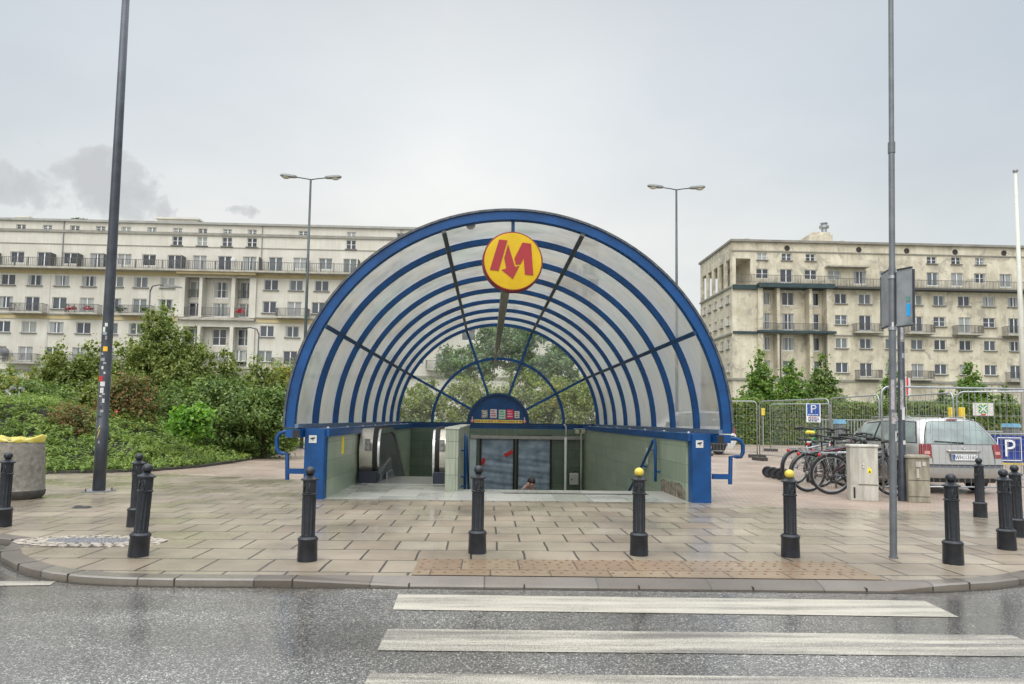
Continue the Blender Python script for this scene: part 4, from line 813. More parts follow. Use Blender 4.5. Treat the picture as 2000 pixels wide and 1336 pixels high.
# small single street lamps in the distance on the left
def far_lamp(px, py_top, Y, dirx, hp, lab):
    t = at(px, py_top, Y); e = empty('street_lamp', (t.x, Y, 0), 0, lab, 'street lamp'); m = MB(); m.lathe([(.10, 0), (.10, t.z-3.4), (.055, t.z-3.3), (.05, t.z-.5)], 10); m.tube([(0, 0, t.z-.5), (dirx*.15, 0, t.z-.12), (dirx*.6, 0, t.z), (dirx*1.2, 0, t.z-.05)], .045, 8); m.build('pole', DARKP, e, smooth=True)
    if hp:
        m = MB(); m.prism([(dirx*1.0, t.z-.05), (dirx*1.3, t.z+.05), (dirx*2.3, t.z-.12), (dirx*2.35, t.z-.2), (dirx*1.2, t.z-.16)], 'y', -.16, .16); m.build('lamp_head', LHM, e)
far_lamp(294, 556, 52, 1, True, 'small dark one-armed street lamp in front of the left block above the tallest bush')
far_lamp(506, 640, 50, -1, False, 'small dark curved street lamp pole above the bushes beside the canopy')
far_lamp(1762, 612, 62, -1, False, 'dark lamp pole in front of the right block directly behind the sign boards')

# ------------------------------------------------------------------ litter bin
bx, by = -7.70, 11.6; lb = empty('litter_bin', (bx, by, 0), 0, 'round speckled concrete litter bin with a yellow bag over its rim', 'litter bin')
mb = MB(); mb.lathe([(.34, 0), (.385, .06), (.395, .12), (.385, .14), (.38, .30), (.36, .70), (.345, .93), (.335, .965), (.29, .965), (.28, .60)], 40); mb.build('body', CONC, lb, angle=35)
mb = MB(); mb.lathe([(.341, .0), (.387, .06), (.397, .12), (.387, .142)], 40); mb.build('dark_base', DCONC, lb, angle=40)
mb = MB(); N = 40; vs = []; rd = random.Random(2)
jr = [rd.uniform(0, 1) for _ in range(N)]
for j, (r, z) in enumerate(((.352, .935), (.362, .975), (.345, 1.0), (.31, .99), (.27, .93), (.26, .6))):
    for k in range(N):
        w_ = .012*math.sin(k*1.3+j)+.018*(jr[k]-.5); zz_ = z+(w_*1.2 if j in (1, 2, 3) else 0)+(.035*math.sin(k/N*2*PI*2+1) if j in (1, 2) else 0)-(.0 if j else .02*jr[k]); vs.append(((r+w_*.5)*math.cos(2*PI*k/N), (r+w_*.5)*math.sin(2*PI*k/N), zz_))
mb.add(vs, [(i*N+k, i*N+(k+1) % N, (i+1)*N+(k+1) % N, (i+1)*N+k) for i in range(5) for k in range(N)]); mb.build('yellow_bag', pmat('yellow_plastic', (.42, .34, .03), .4, 0, .15, 9, col2=(.55, .48, .12)), lb, smooth=True)

# ------------------------------------------------------------------ utility cabinets
CABM = pmat('cabinet_grey', (.30, .29, .25), .65, 0, .2, 7, bump=.15, bs=12, col2=(.52, .50, .44), streak=.25); CABD = pmat('cabinet_dirty', (.15, .135, .10), .8, 0, .3, 6, bump=.5, bs=30, col2=(.34, .31, .24), streak=.3)
cb = empty('utility_cabinet', (7.02, 12.62, 0), R(-14), 'pale grey electrical cabinet with a yellow warning triangle and hinged door', 'utility cabinet', 'roadside utility cabinets'); cb.scale = (.80, .8, 1)
mb = MB(); mb.cbox(-.30, .30, -.17, .17, 0, .985, .015); mb.build('housing', CABM, cb); mb = MB(); mb.cbox(-.325, .325, -.19, .19, .985, 1.03, .02); mb.build('lid', CABM, cb)
mb = MB(); mb.box(-.13, .285, -.182, -.171, .30, .96); dr = mb.build('door', CABM, cb)
mb = MB(); mb.box(-.13, .285, -.179, -.171, .285, .292); mb.build('seam', BLACK, cb)
for i in range(5): mb = MB(); mb.box(.30*0-.28+i*.025, -.268+i*.025, -.178, -.171, .30, .96); mb.build('ridge', CABM, cb)
mb = MB(); mb.box(-.24, -.20, -.176, -.171, .04, .24); mb.build('slot', BLACK, cb)
mb = MB(); mb.lathe([(.02, 0), (.02, .03), (.012, .035)], 10, M=Matrix.Translation((-.02, -.182, .66)) @ Matrix.Rotation(PI/2, 4, 'X')); mb.box(-.045, .0, -.20, -.183, .60, .64); mb.build('lock', WHITEP, dr)
mb = MB(); mb.prism([(.07, .50), (.15, .50), (.15, .575), (.11, .62), (.07, .575)], 'y', -.1865, -.1825); wt = mb.build('warning_sticker', pmat('warning_yellow', (.75, .62, .02), .5), dr)
mb = MB(); mb.prism([(.085, .515), (.135, .515), (.11, .56)], 'y', -.190, -.187); mb.build('warning_symbol', BLACK, wt)
cb2 = empty('utility_cabinet', (7.93, 12.42, 0), R(-16), 'smaller stained concrete utility cabinet standing right of the tall slim pole', 'utility cabinet', 'roadside utility cabinets'); cb2.scale = (.86, .9, 1)
mb = MB(); mb.cbox(-.21, .21, -.15, .15, 0, .80, .012); mb.build('housing', CABD, cb2); mb = MB(); mb.cbox(-.235, .235, -.17, .17, .80, .86, .03); mb.build('lid', CABD, cb2)
mb = MB(); mb.box(-.205, .205, -.156, -.1505, .395, .402); mb.box(-.205, .205, -.156, -.1505, .10, .106); mb.build('seam', BLACK, cb2)
mb = MB(); mb.box(-.06, .04, -.160, -.151, .64, .74); mb.box(.07, .14, -.160, -.151, .66, .74); mb.build('label_plate', CABM, cb2); mb = MB(); mb.box(-.05, .0, -.165, -.151, .44, .61); mb.build('lock_plate', CABM, cb2)

# ------------------------------------------------------------------ person on the stairs
pe = empty('person', (1.14, 17.5, -1.84), 0, 'dark-haired person in a dark red top on the stairs, hand raised to the head', 'person')
SKIN = pmat('skin', (.50, .27, .20), .5, 0, .1, 6); SHIRT = pmat('dark_red_top', (.13, .012, .02), .8, 0, .3, 8); TROU = pmat('dark_trousers', (.02, .022, .03), .8)
def skinned(name, verts, edges, rad, mat, parent, root=0, sub=2):
    me = bpy.data.meshes.new(name); me.from_pydata(verts, edges, []); me.update(); o = bpy.data.objects.new(name, me); COL.objects.link(o); o.parent = parent
    md = o.modifiers.new('skin', 'SKIN'); md.use_smooth_shade = True; sv = me.skin_vertices[0].data
    for i, r in enumerate(rad): sv[i].radius = (r, r) if not isinstance(r, tuple) else r; sv[i].use_root = (i == root)
    s2 = o.modifiers.new('sub', 'SUBSURF'); s2.levels = sub; s2.render_levels = sub; me.materials.append(mat); return o
bv = [(0, 0, .92), (0, -.02, 1.12), (0, -.04, 1.34), (0, -.05, 1.46), (0, -.10, 1.56), (0, -.14, 1.66),      # pelvis..head
      (-.17, -.04, 1.40), (-.32, -.08, 1.30), (-.22, -.20, 1.50), (-.13, -.20, 1.60),                    # raised arm to head
      (.17, -.04, 1.40), (.23, -.02, 1.14), (.22, -.16, .94), (.22, -.20, .86),
      (-.09, 0, .86), (-.10, -.10, .50), (-.10, .06, .10), (-.10, -.08, .05), (.09, 0, .86), (.10, -.28, .62), (.10, -.22, .25), (.10, -.36, .20)]
be = [(0, 1), (1, 2), (2, 3), (3, 4), (4, 5), (2, 6), (6, 7), (7, 8), (8, 9), (2, 10), (10, 11), (11, 12), (12, 13), (0, 14), (14, 15), (15, 16), (16, 17), (0, 18), (18, 19), (19, 20), (20, 21)]
br_ = [(.14, .10), (.13, .10), (.15, .10), .055, .06, .095, .06, .045, .035, .04, .06, .045, .035, .035, .08, .055, .04, .035, .08, .055, .04, .035]
skinned('body', bv, be, br_, SKIN, pe)
sv_ = [bv[i] for i in (0, 1, 2, 3, 6, 7, 10, 11)]; skinned('top', sv_, [(0, 1), (1, 2), (2, 3), (2, 4), (4, 5), (2, 6), (6, 7)], [(.16, .12), (.15, .12), (.165, .12), .07, .075, .062, .075, .06], SHIRT, pe)
tv = [bv[i] for i in (0, 14, 15, 16, 18, 19, 20)]; skinned('trousers', tv, [(0, 1), (1, 2), (2, 3), (0, 4), (4, 5), (5, 6)], [(.15, .115), .095, .07, .055, .095, .07, .055], TROU, pe)
mb = MB(); mb.lathe([(.104*math.sin(R(a)), -.115*math.cos(R(a))) for a in range(55, 181, 9)], 20, M=Matrix.Translation((0, -.115, 1.69)) @ Matrix.Rotation(R(-25), 4, 'X')); mb.build('hair', pmat('dark_hair', (.018, .012, .010), .55, 0, .3, 30), pe, smooth=True)
mb = MB(); mb.tube([(0, -.235, 1.65), (0, -.262, 1.625), (0, -.245, 1.615)], [.012, .016, .012], 8); mb.build('nose', SKIN, pe, smooth=True)
for s in (-1, 1): mb = MB(); mb.lathe([(.011*math.sin(R(a))+.0001, .011*math.cos(R(a))) for a in range(0, 181, 30)], 8, (s*.034, -.222, 1.665)); mb.build('eye', BLACK, pe, smooth=True)
mb = MB(); mb.tube([(-.025, -.236, 1.595), (0, -.241, 1.592), (.025, -.236, 1.595)], .006, 6); mb.build('mouth', pmat('lips', (.35, .10, .09), .5), pe, smooth=True)
for k in range(4):
    a = -.35+k*.22; mb = MB(); b0 = Vector((-.13+k*.012, -.205, 1.60)); d = Vector((.45+a*.3, .05, .9)).normalized(); L_ = (.075, .088, .082, .065)[k]
    mb.tube([b0, b0+d*L_*.5, b0+d*L_*.8+Vector((.008, .01, 0)), b0+d*L_+Vector((.016, .02, -.004))], [.010, .009, .008, .006], 7); mb.build('finger', SKIN, pe, smooth=True)
mb = MB(); mb.tube([(-.125, -.215, 1.585), (-.095, -.235, 1.605), (-.075, -.235, 1.63)], [.012, .010, .008], 7); mb.build('thumb', SKIN, pe, smooth=True)

# ------------------------------------------------------------------ apartment blocks
def wall_holes(name, x0, x1, z0, z1, Y, holes, mat, parent, depth=.22, org=(0, 0)):
    """upright wall sheet at y=Y facing -Y with real openings and reveals"""
    xs = sorted({x0, x1, *[h[0] for h in holes], *[h[1] for h in holes]}); zs = sorted({z0, z1, *[h[2] for h in holes], *[h[3] for h in holes]})
    mb = MB(); ox, oy = org
    H = np.zeros((len(xs)-1, len(zs)-1), bool)
    xc = [(a+b)/2 for a, b in zip(xs, xs[1:])]; zc2 = [(a+b)/2 for a, b in zip(zs, zs[1:])]
    for h in holes:
        for i, x in enumerate(xc):
            if h[0] < x < h[1]:
                for j, z in enumerate(zc2):
                    if h[2] < z < h[3]: H[i, j] = True
    for j in range(len(zs)-1):
        i = 0
        while i < len(xs)-1:
            if H[i, j]: i += 1; continue
            k = i
            while k < len(xs)-1 and not H[k, j]: k += 1
            mb.add([(xs[i]-ox, Y-oy, zs[j]), (xs[k]-ox, Y-oy, zs[j]), (xs[k]-ox, Y-oy, zs[j+1]), (xs[i]-ox, Y-oy, zs[j+1])], [(0, 1, 2, 3)]); i = k
    for a, b, c, d in holes:
        a -= ox; b -= ox; y0 = Y-oy; y1 = y0+depth
        mb.add([(a, y0, c), (a, y1, c), (a, y1, d), (a, y0, d)], [(0, 1, 2, 3)]); mb.add([(b, y0, c), (b, y1, c), (b, y1, d), (b, y0, d)], [(3, 2, 1, 0)])
        mb.add([(a, y0, c), (b, y0, c), (b, y1, c), (a, y1, c)], [(0, 1, 2, 3)]); mb.add([(a, y0, d), (b, y0, d), (b, y1, d), (a, y1, d)], [(3, 2, 1, 0)])
    return mb.build(name, mat, parent, fix=False)
def plaster(name, c1, c2, stain, rough=.85, sc=.35, s2=1.6, blot=None):
    m = bpy.data.materials.new(name); m.use_nodes = True; nt = m.node_tree; b = nt.nodes['Principled BSDF']; g = nd(nt, 'ShaderNodeNewGeometry')
    n = nd(nt, 'ShaderNodeTexNoise', inp={'Scale': sc, 'Detail': 8, 'Roughness': .6}); lk(nt, g.outputs['Position'], n.inputs['Vector'])
    mp = nd(nt, 'ShaderNodeMapping'); lk(nt, g.outputs['Position'], mp.inputs[0]); mp.inputs['Scale'].default_value = (2.2, 2.2, .22)
    k = nd(nt, 'ShaderNodeTexNoise', inp={'Scale': s2, 'Detail': 6, 'Roughness': .6}); lk(nt, mp.outputs[0], k.inputs['Vector'])
    c = ramp(nt, n.outputs[0], [(.35, c1), (.62, c2)]); c = mixc(nt, 1.0, c, ramp(nt, k.outputs[0], [(.3, (stain, stain, stain*.97)), (.6, (1.03, 1.03, 1.03))]), 'MULTIPLY')
    if blot:
        q = nd(nt, 'ShaderNodeTexNoise', inp={'Scale': .55, 'Detail': 9, 'Roughness': .7, 'Distortion': .6}); lk(nt, g.outputs['Position'], q.inputs['Vector'])
        c = mixc(nt, ramp(nt, q.outputs[0], [(.54, (0, 0, 0)), (.60, (.75, .75, .75))]), c, blot)
    lk(nt, c, b.inputs['Base Color']); b.inputs['Roughness'].default_value = rough; MATS[name] = m; return m
PLA = plaster('pale_render', (.50, .475, .42), (.58, .56, .50), .93)
PLB = plaster('patchy_render', (.46, .41, .315), (.62, .57, .455), .82, sc=.6, s2=1.0, blot=(.31, .285, .235))
OCH = pmat('ochre_band', (.40, .31, .15), .85, 0, .2, .8, col2=(.48, .41, .26)); BAND = pmat('grey_string_course', (.24, .23, .20), .85, 0, .2, 1)
DGREEN = pmat('dark_green_slab_edge', (.022, .045, .05), .6, 0, .3, 2); FRM = pmat('white_window_frame', (.70, .70, .68), .5, 0, .05, 2)
SILL = pmat('window_sill_grey', (.17, .165, .15), .7, 0, .2, 2); SLABC = pmat('balcony_slab', (.36, .34, .29), .85, 0, .25, 2); RAIL = pmat('balcony_rail_iron', (.11, .11, .105), .6, .3, .3, 3)
GLS = glass_mat('window_glass', [(0, (.03, .035, .045)), (.25, (.06, .07, .085)), (.45, (.10, .115, .13)), (.62, (.045, .05, .07)), (.78, (.15, .17, .17)), (.9, (.28, .30, .28))])
cache = {}
def win_meshes(w_, h_, door):
    k = (round(w_, 2), round(h_, 2), door)
    if k in cache: return cache[k]
    a, b = w_/2, h_; e = .0
    g = MB(); g.box(-a+.03, a-.03, .06, .09, .03, b-.03); go = g.build('window', GLS)
    f = MB(); t = .075
    f.box(-a, -a+t, 0, .05, 0, b); f.box(a-t, a, 0, .05, 0, b); f.box(-a+t, a-t, 0, .05, b-t, b); f.box(-a+t, a-t, 0, .05, 0, t*(2.2 if door else 1)); f.box(-.06, .06, -.01, .05, t, b-t)
    if h_ < 1.3 or door and h_ > 2: f.box(-a+t, -.06, .01, .05, b*.5-.02, b*.5+.02); f.box(.06, a-t, .01, .05, b*.5-.02, b*.5+.02)
    fo = f.build('frame', FRM); s = MB(); s.box(-a-.12, a+.12, -.32, .02, -.10, -.003); s_ = s.build('sill', SILL)
    r = (go.data, fo.data, s_.data)
    for o in (go, fo, s_): bpy.data.objects.remove(o)
    cache[k] = r; return r
def add_window(parent, org, x, z, w_, h_, Y, door=False, sill=True):
    g, f, s = win_meshes(w_, h_, door); o = bpy.data.objects.new('window', g); COL.objects.link(o); o.parent = parent; o.location = (x-org[0], Y-org[1]+.12, z)
    for nm, me in (('frame', f),)+((('sill', s),) if sill and not door else ()):
        c = bpy.data.objects.new(nm, me); COL.objects.link(c); c.parent = o
    return o
def railing(mb, x0, x1, y0, y1, z, h=1.0, step=.14, bar=.016, sides=True):
    n_ = max(2, int((x1-x0)/step))
    for i in range(n_+1):
        x = x0+(x1-x0)*i/n_; b = bar*(1.8 if i % 8 == 0 else 1); mb.box(x-b, x+b, y0-b, y0+b, z, z+h)
    mb.box(x0, x1, y0-.03, y0+.03, z+h, z+h+.05); mb.box(x0, x1, y0-.02, y0+.02, z+.08, z+.11)
    if sides:
        for xx in (x0, x1):
            mb.box(xx-.025, xx+.025, y0+.03, y1, z+h, z+h+.05)
            k = max(2, int((y1-y0)/step))
            for i in range(1, k): y = y0+(y1-y0)*i/k; mb.box(xx-bar, xx+bar, y-bar, y+bar, z, z+h)
def balcony(parent, org, x, z, w_, d, Y, col=None):
    mb = MB(); mb.box(x-w_/2-org[0], x+w_/2-org[0], Y-d-org[1], Y-org[1]-.003, z-.22, z-.02); o = mb.build('balcony', SLABC, parent)
    mb = MB(); railing(mb, x-w_/2+.05-org[0], x+w_/2-.05-org[0], Y-d+.05-org[1], Y-org[1], z-.02); mb.build('railing', RAIL, o)
    return o

# ---- left block
YL = 86.0; org = (-20, YL)
A = empty('apartment_block', (org[0], YL, 0), 0, 'long pale apartment block with ochre bands and small attic windows filling the left background', 'apartment block')
def zl(py, px=300): return at(px, py, YL).z
XL0, XL1 = at(0, 600, YL).x-14, at(1168, 600, YL).x
roofz = zl(437); holes = []; wins = []
colsA = [12, 65, 118, 171, 224, 273, 325]; colsA2 = [528, 577, 627, 677]
more = [727, 776, 825, 874, 922, 970, 1018, 1066, 1114, 1150]
def wx(px, py=600): return at(px, py, YL).x
# rows: (y_top, y_bot at px~300) and which columns are doors
def put(px, pt, pb, w_, door=False, sill=True, dy=0):
    zt, zb = zl(pt), zl(pb); x = wx(px); holes.append((x-w_/2, x+w_/2, zb, zt)); wins.append((x, zb, w_, zt-zb, door, sill))
skewpx = lambda px: px
for k, px in enumerate([-26, 31, 83, 137, 188, 238, 289, 340, 389, 438, 487, 537, 587, 635, 682, 731, 780]):
    if px in (537, 635, 731): continue
    put(px, 444, 453, 1.15, sill=False)
for px in (340, 389, 438, 487, 682): put(px, 460, 478, 1.25, sill=True)
top = [(-26, 1), (27, 0), (80, 1), (131, 0), (184, 1), (238, 0), (286, 0), (336, 1), (386, 1), (435, 1), (484, 1), (535, 1), (583, 0), (633, 0), (681, 1), (728, 0), (775, 1)]+[(p, p % 2) for p in more[2:]]
balc = []
for px, d in top: put(px, 497, 519 if not d else 526, 1.7, bool(d), sill=False)
for px in [-40]+colsA+colsA2+more: put(px-0, 541, 562, 1.75)
for i, px in enumerate([-42, 10, 62, 115, 169, 222, 272, 323, 526, 575, 622, 673]+[p-4 for p in more]):
    d = px in (62, 169, 272, 575, 673) or (px > 700 and i % 2)
    put(px, 584, 607 if not d else 614, 1.75, d)
    if d: balc.append((px, 615))
for px in [-45, 8, 59, 112, 165, 218, 268, 320, 523, 573, 619, 668]+[p-6 for p in more]: put(px, 632, 654, 1.75)
for i, px in enumerate([-48, 3, 55, 107, 160, 213, 264, 316, 470, 521, 570, 616]+[p-8 for p in more]):
    d = px in (55, 160, 264, 570) or (px > 650 and i % 2); put(px, 681, 703 if not d else 710, 1.75, d)
    if d and px < 900: balc.append((px, 712))
# loggia bay: recessed openings with piers in front, columns at 375,424,474
BX0, BX1 = wx(350), wx(500)
hole_bay = [(wx(350), wx(500), zl(618), zl(540)), (wx(350), wx(500), zl(714), zl(636))]
bays = []
for (pt, pb, d) in ((544, 578, 1), (587, 615, 1), (638, 672, 1), (684, 712, 1)):
    for px in (375, 424, 474): bays.append((wx(px), zl(pb), 1.75, zl(pt)-zl(pb)))
allholes = holes+hole_bay
wall_holes('wall', XL0, XL1, 0, roofz, YL, allholes, PLA, A, .22, org)
REC = 1.1
mb = MB(); hb = [(x-w_/2, x+w_/2, z, z+h_) for x, z, w_, h_ in bays]
wall_holes('loggia_wall', BX0, BX1, zl(716), zl(538), YL+REC, hb, PLA, A, .2, org)
mb = MB()
for x0, x1 in ((350, 361), (389, 395), (452, 459), (487, 500)):
    for zt, zb in ((540, 618), (636, 714)): mb = MB(); mb.box(wx(x0)-org[0], wx(x1)-org[0], -.25, REC-.01, zl(zb), zl(zt)); mb.build('pier', PLA, A)
for zz_ in (620, 714): mb = MB(); mb.box(BX0-org[0], BX1-org[0], -.55, REC, zl(zz_)-.25, zl(zz_)+.0); mb.build('loggia_slab', SLABC, A)
for (xa, xb, zz_) in ((361, 389, 614), (395, 452, 614), (459, 487, 614), (395, 452, 710), (361, 389, 577), (459, 487, 577)):
    mb = MB(); railing(mb, wx(xa)-org[0], wx(xb)-org[0], -.12 if zz_ > 600 else REC-.2, REC, zl(zz_), .95, sides=False); mb.build('railing', RAIL, A)
body = MB(); body.box(XL0-org[0], XL1-org[0], REC+.25, 12, 0, roofz-.02); body.build('building_core', PLA, A)
mb = MB(); mb.box(XL0-org[0]-.2, XL1-org[0]+.2, -.28, 12.2, roofz, roofz+.28); mb.build('roof', pmat('roof_edge_grey', (.30, .30, .28), .7, 0, .15, 1), A)
mb = MB(); mb.box(XL1-org[0]-.01, XL1-org[0]+.02, .0, REC+.3, 0, roofz-.01); mb.box(XL0-org[0]-.02, XL0-org[0]+.01, .0, REC+.3, 0, roofz-.01); mb.build('side_wall', PLA, A)
for py, h_, d, m_, nm in ((455.5, .34, .16, BAND, 'cornice'), (480.5, .09, .07, BAND, 'string_course'), (533, .75, .10, OCH, 'ochre_band'), (622, .6, .10, OCH, 'ochre_band'), (617.5, .16, .22, BAND, 'string_course'), (728, .3, .2, BAND, 'string_course')):
    mb = MB()
    if nm == 'ochre_band' or py in (617.5,):
        mb.box(XL0-org[0], BX0-org[0]-.02, -d, -.003, zl(py)-h_/2, zl(py)+h_/2); mb.box(BX1-org[0]+.02, XL1-org[0], -d, -.003, zl(py)-h_/2, zl(py)+h_/2)
    else: mb.box(XL0-org[0], XL1-org[0], -d, -.003, zl(py)-h_/2, zl(py)+h_/2)
    mb.build(nm, m_, A)
mb = MB(); mb.box(BX0-org[0]-.1, BX1-org[0]+.1, -1.0, -.003, zl(536), zl(529)); mb.build('ochre_band', OCH, A)
# top terrace with continuous railing
zt_ = zl(528); mb = MB(); mb.box(XL0-org[0], XL1-org[0], -1.25, -.003, zt_-.22, zt_); tb = mb.build('balcony', SLABC, A)
mb = MB(); railing(mb, XL0-org[0], XL1-org[0], -1.15, 0, zt_, 1.05, .22, sides=False)
for i in range(int((XL1-XL0)/1.62)): x = XL0-org[0]+i*1.62; mb.box(x-.05, x+.05, -1.2, -1.1, zt_, zt_+1.12)
mb.build('railing', RAIL, tb)
rd = random.Random(4)
for px in (-5, 103, 156, 207, 358, 508, 600, 700): mb = MB(); mb.box(wx(px)-org[0]-.04, wx(px)-org[0]+.04, -1.1, -.01, zt_, zt_+1.75); mb.build('screen', pmat('terrace_screen', (.10, .10, .09), .7), tb)
flower = pmat('flower_red', (.50, .05, .07), .7, 0, .4, 4); PLG = leaf_mat('pot_leaf', [(.02, .05, .012), (.05, .10, .025), (.09, .15, .04)])
mb = MB(); mb.lathe([(.15, 0), (.28, .02), (.30, .32), (.1, .34)], 12, M=Matrix.Translation((wx(455)-org[0], -.35, zl(506))) @ Matrix.Rotation(PI/2, 4, 'X')); mb.build('air_conditioner', WHITEP, A)
for px, py in balc: o = balcony(A, org, wx(px), zl(py), 4.0, 1.15, YL)
for (px, py) in ((150, 613), (182, 613), (474, 612), (245, 612), (292, 612)):
    P, N = crown_points([((0, 0, 0), (.65, .25, .3))], 220, 10, .4); leaves_mesh('balcony_plants', P+np.array([wx(px)-org[0], -1.0, zl(py)+.35]), N, .16, .6, PLG if px in (245, 292) else MATS['flower_red'], A)
shop = []
nw = 0
rest = []
wins += [(x, z, w_, h_, True, False) for x, z, w_, h_ in []]
vis = sorted(wins, key=lambda t: t[0])
for (x, z, w_, h_, d, s) in vis:
    w_, h_ = round(w_, 2), round(h_, 2)
    if XL0 < x < wx(790) and nw < 86: add_window(A, org, x, z, w_, h_, YL, d, s); nw += 1
    else: rest.append((x, z, w_, h_))
for x, z, w_, h_ in bays: add_window(A, org, x, z, round(w_, 2), round(h_, 2), YL+REC, True, False)
mb = MB()
for x, z, w_, h_ in rest:
    x -= org[0]; mb.mi = 0; mb.box(x-w_/2+.03, x+w_/2-.03, .16, .19, z+.03, z+h_-.03); mb.mi = 1
    mb.box(x-w_/2, x-w_/2+.07, .10, .15, z, z+h_); mb.box(x+w_/2-.07, x+w_/2, .10, .15, z, z+h_); mb.box(x-.05, x+.05, .09, .15, z, z+h_); mb.box(x-w_/2, x+w_/2, .10, .145, z, z+.07); mb.box(x-w_/2, x+w_/2, .10, .145, z+h_-.07, z+h_)
o = mb.build('window', [pmat('plain_glass', (.05, .06, .075), .08, 0, .5, .4, col2=(.2, .21, .2)), FRM], A); o['kind'] = 'stuff'
# roof structures
for (pa, pb, pt, d0, d1, nm) in ((284, 364, 425, 2, 8, 'roof_hut'), (262, 280, 430, 3, 5, 'roof_hut'), (360, 373, 429, 3, 5, 'roof_hut'), (-10, 12, 425, 3, 6, 'roof_hut'), (612, 624, 438, 2, 4, 'vent_box'), (653, 661, 443, 2, 3, 'vent_box'), (417, 428, 434, 2, 3, 'vent_box'), (505, 511, 440, 1, 2, 'vent_box')):
    mb = MB(); t = zl(pt); mb.box(wx(pa)-org[0], wx(pb)-org[0], d0, d1, roofz+.28, t+.4); mb.box(wx(pa)-org[0]-.25, wx(pb)-org[0]+.25, d0-.25, d1+.25, t+.4, t+.62); mb.build(nm, PLA, A)
for px in (116, 507, 780): mb = MB(); x = wx(px)-org[0]; mb.box(x-.05, x+.05, -.12, -.004, zl(530), roofz); mb.build('downpipe', pmat('downpipe_grey', (.22, .22, .21), .6), A)
for px in (96, 315): mb = MB(); x = wx(px)-org[0]; mb.box(x-.02, x+.02, -.012, -.003, 2, zl(540)); mb.build('expansion_joint', BAND, A)
for i in range(8):
    px = 20+i*66
    mb = MB(); x = wx(px)-org[0]; mb.box(x-1.5, x+1.5, -.05, .0, .4, 3.2); mb.build('shop_window', pmat('shop_glass', (.05, .06, .07), .15, 0, .5, 1), A)
P, N = crown_points([((0, 0, 0), (1.3, 1, .7))], 900, 20, .35); leaves_mesh('roof_shrub', P+np.array([wx(119)-org[0], 3, roofz+.7]), N, .25, .6, PLG, A)
# satellite dish / plate
mb = MB(); mb.lathe([(.55, 0), (.5, .1), (.2, .2), (.05, .22)], 18, M=Matrix.Translation((wx(20)-org[0], -.5, zl(693))) @ Matrix.Rotation(PI/2, 4, 'X')); mb.build('satellite_dish', pmat('dish_grey', (.12, .12, .13), .5), A)

# ---- right block
YR = 87.0; XC = at(1430, 600, YR).x; orgR = (XC, YR)
B = empty('apartment_block', (XC, YR, 0), 0, 'weathered beige apartment block with corner loggia, dark green slab edges and round vents', 'apartment block')
def zr(py, px=1640): return at(px, py, YR).z
def rx(px): return at(px, 620, YR).x
XR1 = at(2000, 600, YR).x+16; rz = zr(477); holes = []; wins = []
def putR(px, pt, pb, w_=1.6, door=False, sill=True):
    zt, zb = zr(pt), zr(pb); x = rx(px); holes.append((x-w_/2, x+w_/2, zb, zt)); wins.append((x, zb, w_, zt-zb, door, sill))
for px in (1490, 1538, 1585, 1823, 1871, 1918, 2015): putR(px, 497, 511, 1.35)
for px, d in ((1490, 0), (1537, 1), (1585, 0), (1631, 0), (1681, 1), (1732, 0), (1777, 1), (1824, 1), (1872, 1), (1917, 0), (1967, 1), (2016, 0)): putR(px, 528, 547 if not d else 555, 1.65, bool(d), False)
rb = []
R1 = [1643, 1690, 1740, 1790, 1835, 1884, 1932, 1981, 2031]
for px in R1: putR(px, 573, 593)
for px in R1:
    d = px in (1690, 1790, 1884, 1981); putR(px, 615, 634 if not d else 646, 1.65, d)
    if d: rb.append((px, 648, 3.6))
for px in R1: putR(px, 660, 680)
for px in R1:
    d = px in (1690, 1790, 1981, 2031); putR(px, 708, 728 if not d else 736, 1.65, d)
    if d: rb.append((px, 738, 3.2))
LOG = (rx(1438), rx(1467), zr(559), zr(509)); bayR = (rx(1486), rx(1621), zr(650), zr(566)); bayR2 = (rx(1486), rx(1621), zr(742), zr(654))
wall_holes('wall', XC, XR1, 0, rz, YR, holes+[LOG, bayR, bayR2], PLB, B, .22, orgR)
RB = 1.0; hb = []; bw2 = []
for (pt, pb) in ((570, 597), (612, 645), (658, 686), (705, 735)):
    for px in (1499, 1546, 1596): x = rx(px); hb.append((x-.8, x+.8, zr(pb), zr(pt))); bw2.append((x, zr(pb), 1.6, zr(pt)-zr(pb)))
wall_holes('loggia_wall', bayR[0], bayR[1], bayR2[2]-.2, bayR[3]+.2, YR+RB, hb, PLB, B, .2, orgR)
for x0, x1 in ((1479, 1489), (1516, 1522), (1579, 1585), (1613, 1624)):
    for zt, zb in ((566, 650), (654, 742)): mb = MB(); mb.box(rx(x0)-XC, rx(x1)-XC, -.30, RB-.01, zr(zb), zr(zt)); mb.build('pier', PLB, B)
for (pa, pb, py, t, d) in ((1478, 1626, 562, .55, .95), (1431, 1478, 565, .60, .35), (1478, 1628, 651, .32, .75), (1431, 1478, 653, .32, .25)):
    mb = MB(); mb.box(rx(pa)-XC, rx(pb)-XC, -d, -.003 if pb < 1480 else RB-.02, zr(py)-t/2, zr(py)+t/2); mb.build('green_slab_edge', DGREEN, B)
mb = MB(); mb.box(rx(1628)-XC, XR1-XC, -1.15, -.003, zr(564)-.14, zr(564)+.12); tb = mb.build('balcony', pmat('dark_slab_edge', (.06, .06, .055), .7), B)
zt_ = zr(564)+.12; mb = MB(); railing(mb, rx(1628)-XC, XR1-XC, -1.1, 0, zt_, 1.0, .2, sides=False); mb.build('railing', RAIL, tb)
mb = MB(); railing(mb, rx(1440)-XC, rx(1626)-XC, -.85, 0, zr(558), 1.0, .2, sides=False); mb.build('railing', RAIL, B)
